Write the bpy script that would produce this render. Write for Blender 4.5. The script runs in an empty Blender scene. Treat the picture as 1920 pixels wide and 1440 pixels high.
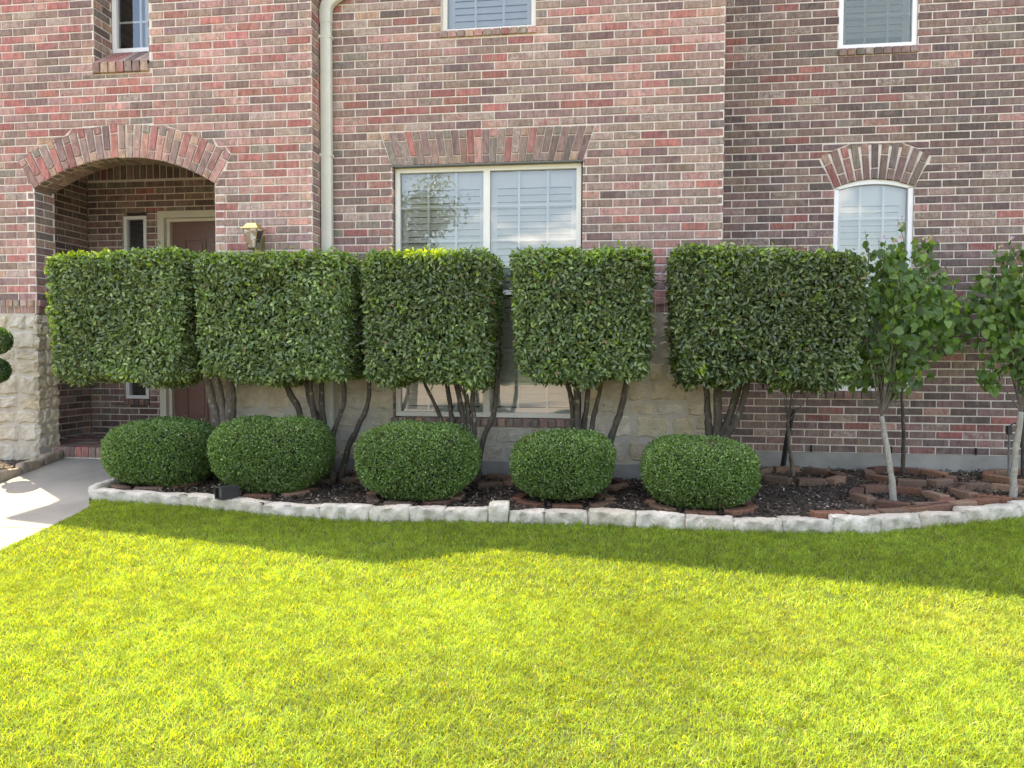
import bpy, math, random
import numpy as np
from mathutils import Vector, Matrix

random.seed(7)
rng = np.random.default_rng(11)
scene = bpy.context.scene
COL = scene.collection
R = math.radians

# ------------------------------------------------------------------ camera
CAM = (-0.9411, -7.4289, 1.1589)
YAW, PITCH, ROLL = 0.1386, 0.0387, 0.0032
cam_d = bpy.data.cameras.new("camera")
cam = bpy.data.objects.new("camera", cam_d)
COL.objects.link(cam)
cam_d.sensor_width = 36
cam_d.lens = 1443 / 1920 * 36
cam_d.clip_end = 2000
cam_d.clip_start = 0.05
cam.matrix_world = (Matrix.Translation(CAM) @ Matrix.Rotation(YAW, 4, 'Z')
                    @ Matrix.Rotation(math.pi / 2 - PITCH, 4, 'X') @ Matrix.Rotation(ROLL, 4, 'Z'))
scene.camera = cam

# ------------------------------------------------------------------ light
SUN = Vector((0.47, -0.34, -1.0)).normalized()      # way the light travels
EL = math.asin(-SUN.z)
world = bpy.data.worlds.new("World")
scene.world = world
world.use_nodes = True
wt = world.node_tree
bg = wt.nodes["Background"]
sky = wt.nodes.new("ShaderNodeTexSky")
sky.sky_type = 'NISHITA'
sky.sun_disc = False
sky.sun_elevation = EL
sky.sun_rotation = math.atan2(-SUN.x, -SUN.y)
sky.air_density = 1.0
sky.dust_density = 2.5
sky.ozone_density = 1.0
# scattered fair-weather clouds, the same all over the sky
tc = wt.nodes.new("ShaderNodeTexCoord"); sx = wt.nodes.new("ShaderNodeSeparateXYZ"); wt.links.new(tc.outputs["Generated"], sx.inputs[0])
mxz = wt.nodes.new("ShaderNodeMath"); mxz.operation = 'MAXIMUM'; mxz.inputs[1].default_value = 0.02; wt.links.new(sx.outputs[2], mxz.inputs[0])
adz = wt.nodes.new("ShaderNodeMath"); adz.operation = 'ADD'; adz.inputs[1].default_value = 0.12; wt.links.new(mxz.outputs[0], adz.inputs[0])
dx = wt.nodes.new("ShaderNodeMath"); dx.operation = 'DIVIDE'; wt.links.new(sx.outputs[0], dx.inputs[0]); wt.links.new(adz.outputs[0], dx.inputs[1])
dy = wt.nodes.new("ShaderNodeMath"); dy.operation = 'DIVIDE'; wt.links.new(sx.outputs[1], dy.inputs[0]); wt.links.new(adz.outputs[0], dy.inputs[1])
cx = wt.nodes.new("ShaderNodeCombineXYZ"); wt.links.new(dx.outputs[0], cx.inputs[0]); wt.links.new(dy.outputs[0], cx.inputs[1])
cn = wt.nodes.new("ShaderNodeTexNoise"); cn.inputs["Scale"].default_value = 1.6; cn.inputs["Detail"].default_value = 7; cn.inputs["Roughness"].default_value = 0.55
wt.links.new(cx.outputs[0], cn.inputs["Vector"])
cr_ = wt.nodes.new("ShaderNodeValToRGB"); cr_.color_ramp.elements[0].position = 0.56; cr_.color_ramp.elements[1].position = 0.68
wt.links.new(cn.outputs["Fac"], cr_.inputs[0])
cm = wt.nodes.new("ShaderNodeMix"); cm.data_type = 'RGBA'; cm.inputs[7].default_value = (7.5, 7.6, 7.8, 1)
wt.links.new(cr_.outputs[0], cm.inputs[0]); wt.links.new(sky.outputs[0], cm.inputs[6])
wt.links.new(cm.outputs[2], bg.inputs[0])
bg.inputs[1].default_value = 0.15
sl = bpy.data.lights.new("sun", 'SUN')
sl.energy = 3.9
sl.angle = R(0.5)
sl.color = (1.0, 0.90, 0.70)
so = bpy.data.objects.new("sun", sl)
COL.objects.link(so)
so.rotation_euler = SUN.to_track_quat('-Z', 'Y').to_euler()
so.location = (-8, 10, 20)
vs = scene.view_settings
vs.view_transform = 'Standard'
vs.look = 'None'
vs.exposure = 2.34
vs.use_white_balance = True
vs.white_balance_temperature = 7600
vs.white_balance_tint = 13
vs.gamma = 1
scene.cycles.max_bounces = 6
scene.cycles.transparent_max_bounces = 8
scene.cycles.use_denoising = True

# ------------------------------------------------------------------ helpers
def new_mat(name):
    m = bpy.data.materials.new(name)
    m.use_nodes = True
    nt = m.node_tree
    return m, nt, nt.nodes["Principled BSDF"]

def N(nt, kind, **kw):
    n = nt.nodes.new(kind)
    for k, v in kw.items():
        setattr(n, k, v)
    return n

def L(nt, a, b):
    nt.links.new(a, b)

def pos(nt):
    return N(nt, "ShaderNodeNewGeometry").outputs["Position"]

def noise(nt, vec, scale, detail=4, rough=0.55, dist=0.0):
    n = N(nt, "ShaderNodeTexNoise")
    n.inputs["Scale"].default_value = scale
    n.inputs["Detail"].default_value = detail
    n.inputs["Roughness"].default_value = rough
    n.inputs["Distortion"].default_value = dist
    L(nt, vec, n.inputs["Vector"])
    return n.outputs["Fac"]

def ramp(nt, fac, stops):
    r = N(nt, "ShaderNodeValToRGB")
    e = r.color_ramp.elements
    while len(e) < len(stops):
        e.new(0.5)
    for i, (p, c) in enumerate(stops):
        e[i].position = p
        e[i].color = (*c, 1) if len(c) == 3 else c
    L(nt, fac, r.inputs[0])
    return r.outputs[0]

def mixc(nt, fac, a, b, mode='MIX'):
    m = N(nt, "ShaderNodeMix", data_type='RGBA', blend_type=mode)
    if isinstance(fac, (int, float)):
        m.inputs[0].default_value = fac
    else:
        L(nt, fac, m.inputs[0])
    for v, s in ((a, m.inputs[6]), (b, m.inputs[7])):
        if isinstance(v, tuple):
            s.default_value = (*v, 1) if len(v) == 3 else v
        else:
            L(nt, v, s)
    return m.outputs[2]

def math_n(nt, op, a, b=None):
    m = N(nt, "ShaderNodeMath", operation=op)
    for v, s in ((a, m.inputs[0]), (b, m.inputs[1])):
        if v is None:
            continue
        if isinstance(v, (int, float)):
            s.default_value = v
        else:
            L(nt, v, s)
    return m.outputs[0]

def bump(nt, bsdf, h, strength=0.4, dist=0.01):
    b = N(nt, "ShaderNodeBump")
    b.inputs["Strength"].default_value = strength
    b.inputs["Distance"].default_value = dist
    L(nt, h, b.inputs["Height"])
    L(nt, b.outputs[0], bsdf.inputs["Normal"])

def attr(nt, name):
    return N(nt, "ShaderNodeAttribute", attribute_name=name)

def simple(name, col, rough=0.7, var=0.25, scale=20, bmp=0.2, metal=0.0, spec=0.5):
    m, nt, b = new_mat(name)
    n = noise(nt, pos(nt), scale, 5)
    c0 = tuple(max(0, c * (1 - var)) for c in col)
    c1 = tuple(min(1, c * (1 + var)) for c in col)
    L(nt, ramp(nt, n, [(0.25, c0), (0.75, c1)]), b.inputs["Base Color"])
    b.inputs["Roughness"].default_value = rough
    b.inputs["Metallic"].default_value = metal
    b.inputs["Specular IOR Level"].default_value = spec
    if bmp:
        bump(nt, b, n, bmp, 0.004)
    return m

# ---- materials
def mat_brick(name="brick"):
    m, nt, b = new_mat(name)
    p = pos(nt)
    t = attr(nt, "tint")
    fx = t.outputs["Alpha"]
    # streaks: stretched noise along the vertical
    mp = N(nt, "ShaderNodeMapping")
    mp.inputs["Scale"].default_value = (38, 38, 9)
    L(nt, p, mp.inputs["Vector"])
    st = noise(nt, mp.outputs[0], 1.0, 3, 0.5)
    mot = noise(nt, p, 28, 5, 0.6, 0.6)
    c = mixc(nt, 0.55, t.outputs["Color"], ramp(nt, st, [(0.3, (0.25, 0.25, 0.25)), (0.7, (0.8, 0.8, 0.8))]), 'OVERLAY')
    c = mixc(nt, math_n(nt, 'MULTIPLY', ramp(nt, mot, [(0.48, (0, 0, 0)), (0.68, (1, 1, 1))]), 0.5), c, (0.115, 0.092, 0.085))
    big = noise(nt, p, 9, 3, 0.5, 0.8)
    c = mixc(nt, math_n(nt, 'MULTIPLY', ramp(nt, big, [(0.52, (0, 0, 0)), (0.7, (1, 1, 1))]), 0.4), c, (0.31, 0.24, 0.20))
    sw = noise(nt, p, 16, 2, 0.4, 3.5)
    c = mixc(nt, math_n(nt, 'MULTIPLY', ramp(nt, sw, [(0.46, (0, 0, 0)), (0.49, (1, 1, 1)), (0.52, (0, 0, 0))]), 0.35), c, (0.09, 0.072, 0.068))
    # pale flecks of mortar wash on the tumbled bricks
    f1 = noise(nt, p, 120, 3, 0.6)
    f2 = noise(nt, p, 22, 3, 0.5, 1.0)
    fl = math_n(nt, 'ADD', math_n(nt, 'MULTIPLY', f1, 0.7), math_n(nt, 'MULTIPLY', f2, 0.5))
    th = math_n(nt, 'SUBTRACT', 0.78, math_n(nt, 'MULTIPLY', fx, 0.22))
    msk = math_n(nt, 'MULTIPLY', math_n(nt, 'SUBTRACT', fl, th), 14.0)
    mm = N(nt, "ShaderNodeClamp")
    L(nt, msk, mm.inputs[0])
    c = mixc(nt, math_n(nt, 'MULTIPLY', mm.outputs[0], 0.6), c, (0.48, 0.40, 0.335))
    drift = noise(nt, p, 0.9, 3, 0.5)
    c = mixc(nt, 0.45, c, ramp(nt, drift, [(0.3, (0.36, 0.36, 0.36)), (0.7, (0.64, 0.64, 0.64))]), 'OVERLAY')
    L(nt, c, b.inputs["Base Color"])
    b.inputs["Roughness"].default_value = 0.88
    b.inputs["Specular IOR Level"].default_value = 0.25
    h = math_n(nt, 'ADD', noise(nt, p, 60, 5, 0.65), math_n(nt, 'MULTIPLY', st, 0.6))
    bump(nt, b, h, 0.5, 0.004)
    return m

def mat_mortar():
    m, nt, b = new_mat("mortar")
    p = pos(nt)
    n = noise(nt, p, 14, 6, 0.65)
    n2 = noise(nt, p, 1.1, 3)
    c = ramp(nt, n, [(0.3, (0.60, 0.53, 0.46)), (0.7, (0.78, 0.71, 0.63))])
    c = mixc(nt, math_n(nt, 'MULTIPLY', n2, 0.4), c, (0.50, 0.44, 0.38))
    L(nt, c, b.inputs["Base Color"])
    b.inputs["Roughness"].default_value = 0.95
    b.inputs["Specular IOR Level"].default_value = 0.15
    bump(nt, b, noise(nt, p, 160, 4), 0.5, 0.003)
    return m

def mat_stone(name, a, bb, dirt=(0.12, 0.10, 0.08), dirt_amt=0.55, bs=0.6, vein=(0.42, 0.31, 0.17)):
    m, nt, b = new_mat(name)
    p = pos(nt)
    t = attr(nt, "tint")
    n = noise(nt, p, 9, 7, 0.65, 0.4)
    n2 = noise(nt, p, 3.2, 5, 0.6, 0.5)
    n3 = noise(nt, p, 45, 5, 0.7)
    c = ramp(nt, n, [(0.28, a), (0.72, bb)])
    c = mixc(nt, 0.6, c, t.outputs["Color"], 'MULTIPLY')
    c = mixc(nt, math_n(nt, 'MULTIPLY', ramp(nt, n2, [(0.5, (0, 0, 0)), (0.75, (1, 1, 1))]), 0.5), c, vein)
    c = mixc(nt, math_n(nt, 'MULTIPLY', ramp(nt, n3, [(0.55, (0, 0, 0)), (0.8, (1, 1, 1))]), dirt_amt), c, dirt)
    L(nt, c, b.inputs["Base Color"])
    b.inputs["Roughness"].default_value = 0.92
    b.inputs["Specular IOR Level"].default_value = 0.2
    bump(nt, b, math_n(nt, 'ADD', n3, n), bs, 0.012)
    return m

def mat_leaf(name, rough=0.38, trans=0.3, spec=0.5, tcol=(1.5, 1.7, 0.5)):
    m, nt, b = new_mat(name)
    t = attr(nt, "tint")
    p = pos(nt)
    n = noise(nt, p, 60, 2)
    c = mixc(nt, 0.35, t.outputs["Color"], ramp(nt, n, [(0.3, (0.3, 0.3, 0.3)), (0.7, (0.75, 0.75, 0.75))]), 'OVERLAY')
    L(nt, c, b.inputs["Base Color"])
    b.inputs["Roughness"].default_value = rough
    b.inputs["Specular IOR Level"].default_value = spec
    tr = N(nt, "ShaderNodeBsdfTranslucent")
    L(nt, mixc(nt, 1.0, c, tcol, 'MULTIPLY'), tr.inputs["Color"])
    mx = N(nt, "ShaderNodeMixShader")
    mx.inputs[0].default_value = trans
    L(nt, b.outputs[0], mx.inputs[1])
    L(nt, tr.outputs[0], mx.inputs[2])
    L(nt, mx.outputs[0], nt.nodes["Material Output"].inputs["Surface"])
    return m

def mat_glass():
    m, nt, b = new_mat("window_glass")
    nt.nodes.remove(b)
    gl = N(nt, "ShaderNodeBsdfGlossy")
    gl.inputs["Roughness"].default_value = 0.0
    gl.inputs["Color"].default_value = (0.93, 0.97, 1.0, 1)
    tr = N(nt, "ShaderNodeBsdfTransparent")
    tr.inputs["Color"].default_value = (0.93, 0.96, 0.96, 1)
    fr = N(nt, "ShaderNodeFresnel")
    fr.inputs["IOR"].default_value = 2.15
    nb = N(nt, "ShaderNodeBump")
    nb.inputs["Strength"].default_value = 0.02
    nb.inputs["Distance"].default_value = 0.02
    L(nt, noise(nt, pos(nt), 2.2, 1), nb.inputs["Height"])
    L(nt, nb.outputs[0], gl.inputs["Normal"])
    mx = N(nt, "ShaderNodeMixShader")
    L(nt, fr.outputs[0], mx.inputs[0])
    L(nt, tr.outputs[0], mx.inputs[1])
    L(nt, gl.outputs[0], mx.inputs[2])
    L(nt, mx.outputs[0], nt.nodes["Material Output"].inputs["Surface"])
    return m

def mat_bark(name, a, b_, spots):
    m, nt, b = new_mat(name)
    p = pos(nt)
    mp = N(nt, "ShaderNodeMapping")
    mp.inputs["Scale"].default_value = (1, 1, 0.5)
    L(nt, p, mp.inputs["Vector"])
    n = noise(nt, mp.outputs[0], 30, 6, 0.65, 0.8)
    n2 = noise(nt, p, 22, 3, 0.5)
    c = ramp(nt, n, [(0.3, a), (0.7, b_)])
    c = mixc(nt, math_n(nt, 'MULTIPLY', ramp(nt, n2, [(0.6, (0, 0, 0)), (0.7, (1, 1, 1))]), 0.7), c, spots)
    L(nt, c, b.inputs["Base Color"])
    b.inputs["Roughness"].default_value = 0.9
    bump(nt, b, n, 0.7, 0.006)
    return m

def mat_concrete(name, a, b_, sc=1.0):
    m, nt, b = new_mat(name)
    p = pos(nt)
    n = noise(nt, p, 2.0 * sc, 6, 0.6)
    n2 = noise(nt, p, 180 * sc, 4, 0.6)
    c = ramp(nt, n, [(0.3, a), (0.7, b_)])
    c = mixc(nt, 0.25, c, ramp(nt, n2, [(0.3, (0.2, 0.2, 0.2)), (0.7, (0.8, 0.8, 0.8))]), 'OVERLAY')
    L(nt, c, b.inputs["Base Color"])
    b.inputs["Roughness"].default_value = 0.9
    bump(nt, b, n2, 0.3, 0.003)
    return m

def mat_soil(name, a, b_):
    m, nt, b = new_mat(name)
    p = pos(nt)
    n = noise(nt, p, 35, 7, 0.7)
    L(nt, ramp(nt, n, [(0.3, a), (0.7, b_)]), b.inputs["Base Color"])
    b.inputs["Roughness"].default_value = 1
    bump(nt, b, n, 1.0, 0.02)
    return m

def mat_tint(name, rough=0.85, spec=0.3, bs=0.3, sc=50):
    m, nt, b = new_mat(name)
    p = pos(nt)
    t = attr(nt, "tint")
    n = noise(nt, p, sc, 5, 0.6)
    c = mixc(nt, 0.5, t.outputs["Color"], ramp(nt, n, [(0.3, (0.25, 0.25, 0.25)), (0.7, (0.78, 0.78, 0.78))]), 'OVERLAY')
    L(nt, c, b.inputs["Base Color"])
    b.inputs["Roughness"].default_value = rough
    b.inputs["Specular IOR Level"].default_value = spec
    if bs:
        bump(nt, b, n, bs, 0.004)
    return m

M = {}
M['brick'] = mat_brick()
M['mortar'] = mat_mortar()
M['stone'] = mat_stone("limestone", (0.42, 0.365, 0.285), (0.66, 0.61, 0.52))
M['kerb'] = mat_stone("split_limestone", (0.41, 0.37, 0.305), (0.70, 0.655, 0.565), dirt=(0.18, 0.15, 0.105), dirt_amt=0.7, bs=1.0, vein=(0.5, 0.44, 0.34))
M['brownstone'] = mat_stone("brown_edging_stone", (0.22, 0.18, 0.14), (0.40, 0.34, 0.27))
M['leaf'] = mat_leaf("hedge_leaf", 0.27, 0.25, 0.6)
M['boxleaf'] = mat_leaf("shrub_leaf", 0.36, 0.28, 0.5)
M['bigleaf'] = mat_leaf("sapling_leaf", 0.45, 0.46, 0.4)
M['grass'] = mat_leaf("grass_blade", 0.6, 0.43, 0.12, (1.98, 1.5, 0.26))
M['glass'] = mat_glass()
M['bark'] = mat_bark("grey_bark", (0.06, 0.048, 0.036), (0.16, 0.13, 0.10), (0.28, 0.25, 0.19))
M['bark_dark'] = mat_bark("dark_bark", (0.03, 0.024, 0.018), (0.09, 0.072, 0.052), (0.24, 0.20, 0.15))
M['bark_pale'] = mat_bark("pale_bark", (0.20, 0.18, 0.145), (0.38, 0.35, 0.29), (0.14, 0.12, 0.09))
M['concrete'] = mat_concrete("walk_concrete", (0.17, 0.16, 0.135), (0.25, 0.235, 0.20))
M['street'] = mat_concrete("street_concrete", (0.22, 0.18, 0.14), (0.30, 0.25, 0.20), 0.5)
M['foundation'] = mat_concrete("foundation_concrete", (0.20, 0.19, 0.165), (0.33, 0.315, 0.28), 1.5)
M['soil'] = mat_soil("dark_mulch_soil", (0.024, 0.017, 0.012), (0.095, 0.070, 0.050))
M['lawn'] = mat_soil("lawn_thatch", (0.022, 0.034, 0.010), (0.075, 0.09, 0.024))
M['chip'] = mat_tint("mulch_chip", 0.9, 0.2, 0.3, 90)
M['clay'] = mat_tint("clay_brick", 0.85, 0.25, 0.5, 45)
M['trim'] = simple("cream_trim", (0.60, 0.57, 0.46), 0.45, 0.06, 4, 0.05)
M['wtrim'] = simple("pale_window_trim", (0.70, 0.68, 0.60), 0.45, 0.06, 4, 0.05)
M['oldbrass'] = simple("dark_brass", (0.26, 0.21, 0.10), 0.4, 0.2, 30, 0.05, metal=0.7)
M['white'] = simple("white_vinyl", (0.78, 0.78, 0.76), 0.4, 0.04, 5, 0.0)
M['shutter'] = simple("white_shutter", (0.74, 0.73, 0.69), 0.5, 0.03, 5, 0.0)
M['room'] = simple("room_dark", (0.17, 0.165, 0.16), 0.9, 0.2, 3, 0.0)
M['downspout'] = simple("cream_aluminium", (0.56, 0.55, 0.46), 0.4, 0.08, 6, 0.05)
M['door'] = simple("brown_red_door", (0.17, 0.085, 0.066), 0.35, 0.15, 25, 0.05)
M['brass'] = simple("brass", (0.62, 0.50, 0.20), 0.3, 0.15, 30, 0.05, metal=0.85)
M['black'] = simple("black_plastic", (0.018, 0.018, 0.018), 0.5, 0.2, 30, 0.05)
M['steel'] = simple("grey_rod", (0.12, 0.12, 0.11), 0.5, 0.2, 30, 0.05)
M['ceiling'] = simple("cream_soffit", (0.56, 0.53, 0.44), 0.7, 0.05, 3, 0.0)
M['shingle'] = simple("grey_shingle", (0.10, 0.09, 0.085), 0.95, 0.3, 12, 0.3)
M['twig'] = simple("twig_mass", (0.02, 0.022, 0.012), 1.0, 0.4, 40, 0.3)
M['hole'] = simple("dark_void", (0.01, 0.009, 0.008), 1.0, 0.1, 10, 0.0)

# ---- mesh plumbing
class MB:
    def __init__(self):
        self.v = []; self.f = []; self.c = []
    def add(self, vs_, fs, col=(1, 1, 1, 0)):
        o = len(self.v)
        self.v += [tuple(p) for p in vs_]
        self.f += [tuple(o + i for i in f) for f in fs]
        self.c += [col] * len(vs_)
    def box(self, x0, x1, y0, y1, z0, z1, col=(1, 1, 1, 0)):
        v = [(x, y, z) for z in (z0, z1) for y in (y0, y1) for x in (x0, x1)]
        self.add(v, [(0, 2, 3, 1), (4, 5, 7, 6), (0, 1, 5, 4), (2, 6, 7, 3), (0, 4, 6, 2), (1, 3, 7, 5)], col)
    def tube(self, pts, rads, n=8, col=(1, 1, 1, 0), cap=True):
        pts = [Vector(p) for p in pts]
        rings = []
        for i, p in enumerate(pts):
            a = pts[max(i - 1, 0)]; b = pts[min(i + 1, len(pts) - 1)]
            t = (b - a).normalized()
            u = t.cross(Vector((0, 1, 0.1)))
            if u.length < 1e-3:
                u = t.cross(Vector((1, 0, 0)))
            u.normalize(); w = t.cross(u)
            r = rads[i] if isinstance(rads, (list, tuple)) else rads
            rings.append([p + (u * math.cos(k * 2 * math.pi / n) + w * math.sin(k * 2 * math.pi / n)) * r for k in range(n)])
        vs_ = [q for rg in rings for q in rg]
        fs = []
        for i in range(len(pts) - 1):
            for k in range(n):
                fs.append((i * n + k, i * n + (k + 1) % n, (i + 1) * n + (k + 1) % n, (i + 1) * n + k))
        if cap:
            fs.append(tuple(range(n))[::-1])
            fs.append(tuple((len(pts) - 1) * n + k for k in range(n)))
        self.add(vs_, fs, col)
    def mesh(self, name):
        me = bpy.data.meshes.new(name)
        me.from_pydata(self.v, [], self.f)
        a = me.color_attributes.new("tint", 'FLOAT_COLOR', 'POINT')
        a.data.foreach_set("color", np.array(self.c, dtype=np.float32).ravel())
        return me
    def build(self, name, mat, parent=None, loc=(0, 0, 0), smooth=False, local=None):
        """local: world point that becomes the object's origin."""
        if local is not None:
            lx, ly, lz = local
            self.v = [(a - lx, b - ly, c - lz) for a, b, c in self.v]
            loc = local
        me = self.mesh(name)
        me.materials.append(M[mat])
        if smooth:
            me.polygons.foreach_set("use_smooth", [True] * len(me.polygons))
        o = bpy.data.objects.new(name, me)
        COL.objects.link(o)
        o.location = loc
        if parent is not None:
            adopt(o, parent)
        return o

def adopt(o, parent):
    """parent o, keeping o where its own location says in world space (parents are only translated)."""
    pw = Vector((0, 0, 0)); q = parent
    while q is not None:
        pw += q.location; q = q.parent
    o.parent = parent
    o.location = Vector(o.location) - pw

def np_mesh(name, verts, faces_flat, loop_tot, cols, mat, parent=None, smooth=False, mats=None):
    me = bpy.data.meshes.new(name)
    nv = len(verts); nf = len(loop_tot)
    me.vertices.add(nv)
    me.vertices.foreach_set("co", verts.astype(np.float32).ravel())
    me.loops.add(len(faces_flat))
    me.loops.foreach_set("vertex_index", faces_flat.astype(np.int32))
    me.polygons.add(nf)
    starts = np.concatenate([[0], np.cumsum(loop_tot)[:-1]]).astype(np.int32)
    me.polygons.foreach_set("loop_start", starts)
    me.polygons.foreach_set("loop_total", loop_tot.astype(np.int32))
    if smooth:
        me.polygons.foreach_set("use_smooth", np.ones(nf, dtype=bool))
    a = me.color_attributes.new("tint", 'FLOAT_COLOR', 'POINT')
    c4 = np.ones((nv, 4), dtype=np.float32); c4[:, :3] = cols
    a.data.foreach_set("color", c4.ravel())
    me.materials.append(M[mat])
    me.update(calc_edges=True)
    me.validate()
    o = bpy.data.objects.new(name, me)
    COL.objects.link(o)
    if parent is not None:
        adopt(o, parent)
    return o

def tag(o, label=None, cat=None, group=None, kind=None):
    if label: o["label"] = label
    if cat: o["category"] = cat
    if group: o["group"] = group
    if kind: o["kind"] = kind
    return o

def empty(name, loc, parent=None):
    o = bpy.data.objects.new(name, None)
    o.empty_display_size = 0.1
    COL.objects.link(o)
    o.location = loc
    if parent is not None:
        adopt(o, parent)
    return o

class Frame:
    """a wall face: u along the wall, z up, d outwards"""
    def __init__(s, O, U, Nn):
        s.O = Vector(O); s.U = Vector(U); s.N = Vector(Nn)
    def __call__(s, u, z, d=0.0):
        p = s.O + s.U * u + s.N * d
        return (p.x, p.y, p.z + z)

def prism(mb, fr, poly, d0, d1, col=(1, 1, 1, 0), bev=0.0, back=False):
    """poly: list of (u,z), counter-clockwise seen from outside when U x Z = -N ... orientation fixed below"""
    n = len(poly)
    ar = sum(poly[i][0] * poly[(i + 1) % n][1] - poly[(i + 1) % n][0] * poly[i][1] for i in range(n))
    if ar < 0:
        poly = poly[::-1]
    flip = (fr.U.cross(Vector((0, 0, 1))).dot(fr.N) < 0)
    cx = sum(p[0] for p in poly) / n; cz = sum(p[1] for p in poly) / n
    vs_ = [fr(u, z, d0) for u, z in poly]
    fs = []
    def side(a, b):
        for i in range(n):
            j = (i + 1) % n
            fs.append((a + i, a + j, b + j, b + i))
    if bev > 0:
        vs_ += [fr(u, z, d1 - bev) for u, z in poly]
        ins = []
        for u, z in poly:
            du, dz = cx - u, cz - z
            ins.append((u + math.copysign(min(bev, abs(du) * .5), du), z + math.copysign(min(bev, abs(dz) * .5), dz)))
        vs_ += [fr(u, z, d1) for u, z in ins]
        side(0, n); side(n, 2 * n)
        fs.append(tuple(2 * n + i for i in range(n)))
    else:
        vs_ += [fr(u, z, d1) for u, z in poly]
        side(0, n)
        fs.append(tuple(n + i for i in range(n)))
    if back:
        fs.append(tuple(range(n))[::-1])
    if flip:
        fs = [f[::-1] for f in fs]
    mb.add(vs_, fs, col)

# ------------------------------------------------------------------ brick colours
PAL = {
    'red':   ((0.330, 0.130, 0.108), 0.15),
    'pink':  ((0.360, 0.205, 0.172), 0.38),
    'plum':  ((0.215, 0.135, 0.120), 0.12),
    'brown': ((0.245, 0.168, 0.136), 0.22),
    'dark':  ((0.150, 0.110, 0.098), 0.05),
    'slate': ((0.205, 0.168, 0.138), 0.18),
    'wash':  ((0.285, 0.200, 0.165), 0.80),
    'rwash': ((0.360, 0.180, 0.148), 0.70),
    'tan':   ((0.375, 0.240, 0.175), 0.08),
}
MIX = {
    'bay':    dict(red=26, pink=26, plum=18, brown=14, slate=7, wash=7, rwash=12, tan=2),
    'centre': dict(red=12, pink=9, plum=24, brown=24, dark=4, slate=6, wash=17, rwash=10, tan=1),
    'right':  dict(red=6, pink=2, plum=30, brown=26, dark=22, slate=7, wash=12, rwash=4),  # darker mix for the right wall: its dimness put into the brick colours
    'porch':  dict(red=1, plum=18, brown=30, dark=30, slate=14, wash=6),
    'clay':   dict(red=30, pink=10, tan=26, brown=10),
}
def brick_col(kind, header=False):
    w = MIX[kind]
    k = random.choices(list(w), list(w.values()))[0]
    if header and random.random() < 0.6:
        k = random.choice(['tan', 'slate', 'pink', 'brown', 'tan'])
    c, fx = PAL[k]
    s = random.uniform(0.76, 1.22) * dict(right=0.86, bay=1.16, centre=1.07).get(kind, 1.0)  # gain per wall: glare lightens bay, dim light darkens right, put into colour
    return tuple(min(0.9, (x * 0.93 + m * 0.07) * s * random.uniform(0.95, 1.05)) for x, m in zip(c, (0.36, 0.195, 0.168) if kind == 'bay' else (0.27, 0.165, 0.14))) + (min(1, fx * random.uniform(0.6, 1.3)),)

BL, BH, JT = 0.254, 0.0786, 0.0125        # brick module, course, joint

class Opening:
    def __init__(s, xc, zb, zt, w):
        s.xc, s.zb, s.zt, s.w = xc, zb, zt, w

def rect_open(x0, x1, zb, zt):
    h = (x1 - x0) / 2
    return Opening((x0 + x1) / 2, zb, zt, lambda z: h)

class Arch:
    def __init__(s, xc, half, spring, crown, band):
        s.xc, s.half, s.spring, s.crown, s.band = xc, half, spring, crown, band
        r = crown - spring
        s.R = (half * half + r * r) / (2 * r)
        s.zc = crown - s.R
        s.a = math.asin(half / s.R)
        s.Ro = s.R + band
        s.zo = s.zc + s.Ro * math.cos(s.a)
        s.xo = s.Ro * math.sin(s.a)
        s.zt = s.zc + s.Ro
    def w(s, z):
        if z <= s.spring: return s.half
        if z <= s.zo: return s.half + (s.xo - s.half) * (z - s.spring) / (s.zo - s.spring)
        if z < s.zt: return math.sqrt(max(0, s.Ro ** 2 - (z - s.zc) ** 2))
        return 0.0
    def opening(s, zb):
        return Opening(s.xc, zb, s.zt, s.w)
    def at(s, ang, r):
        return (s.xc + r * math.sin(ang), s.zc + r * math.cos(ang))

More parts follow.
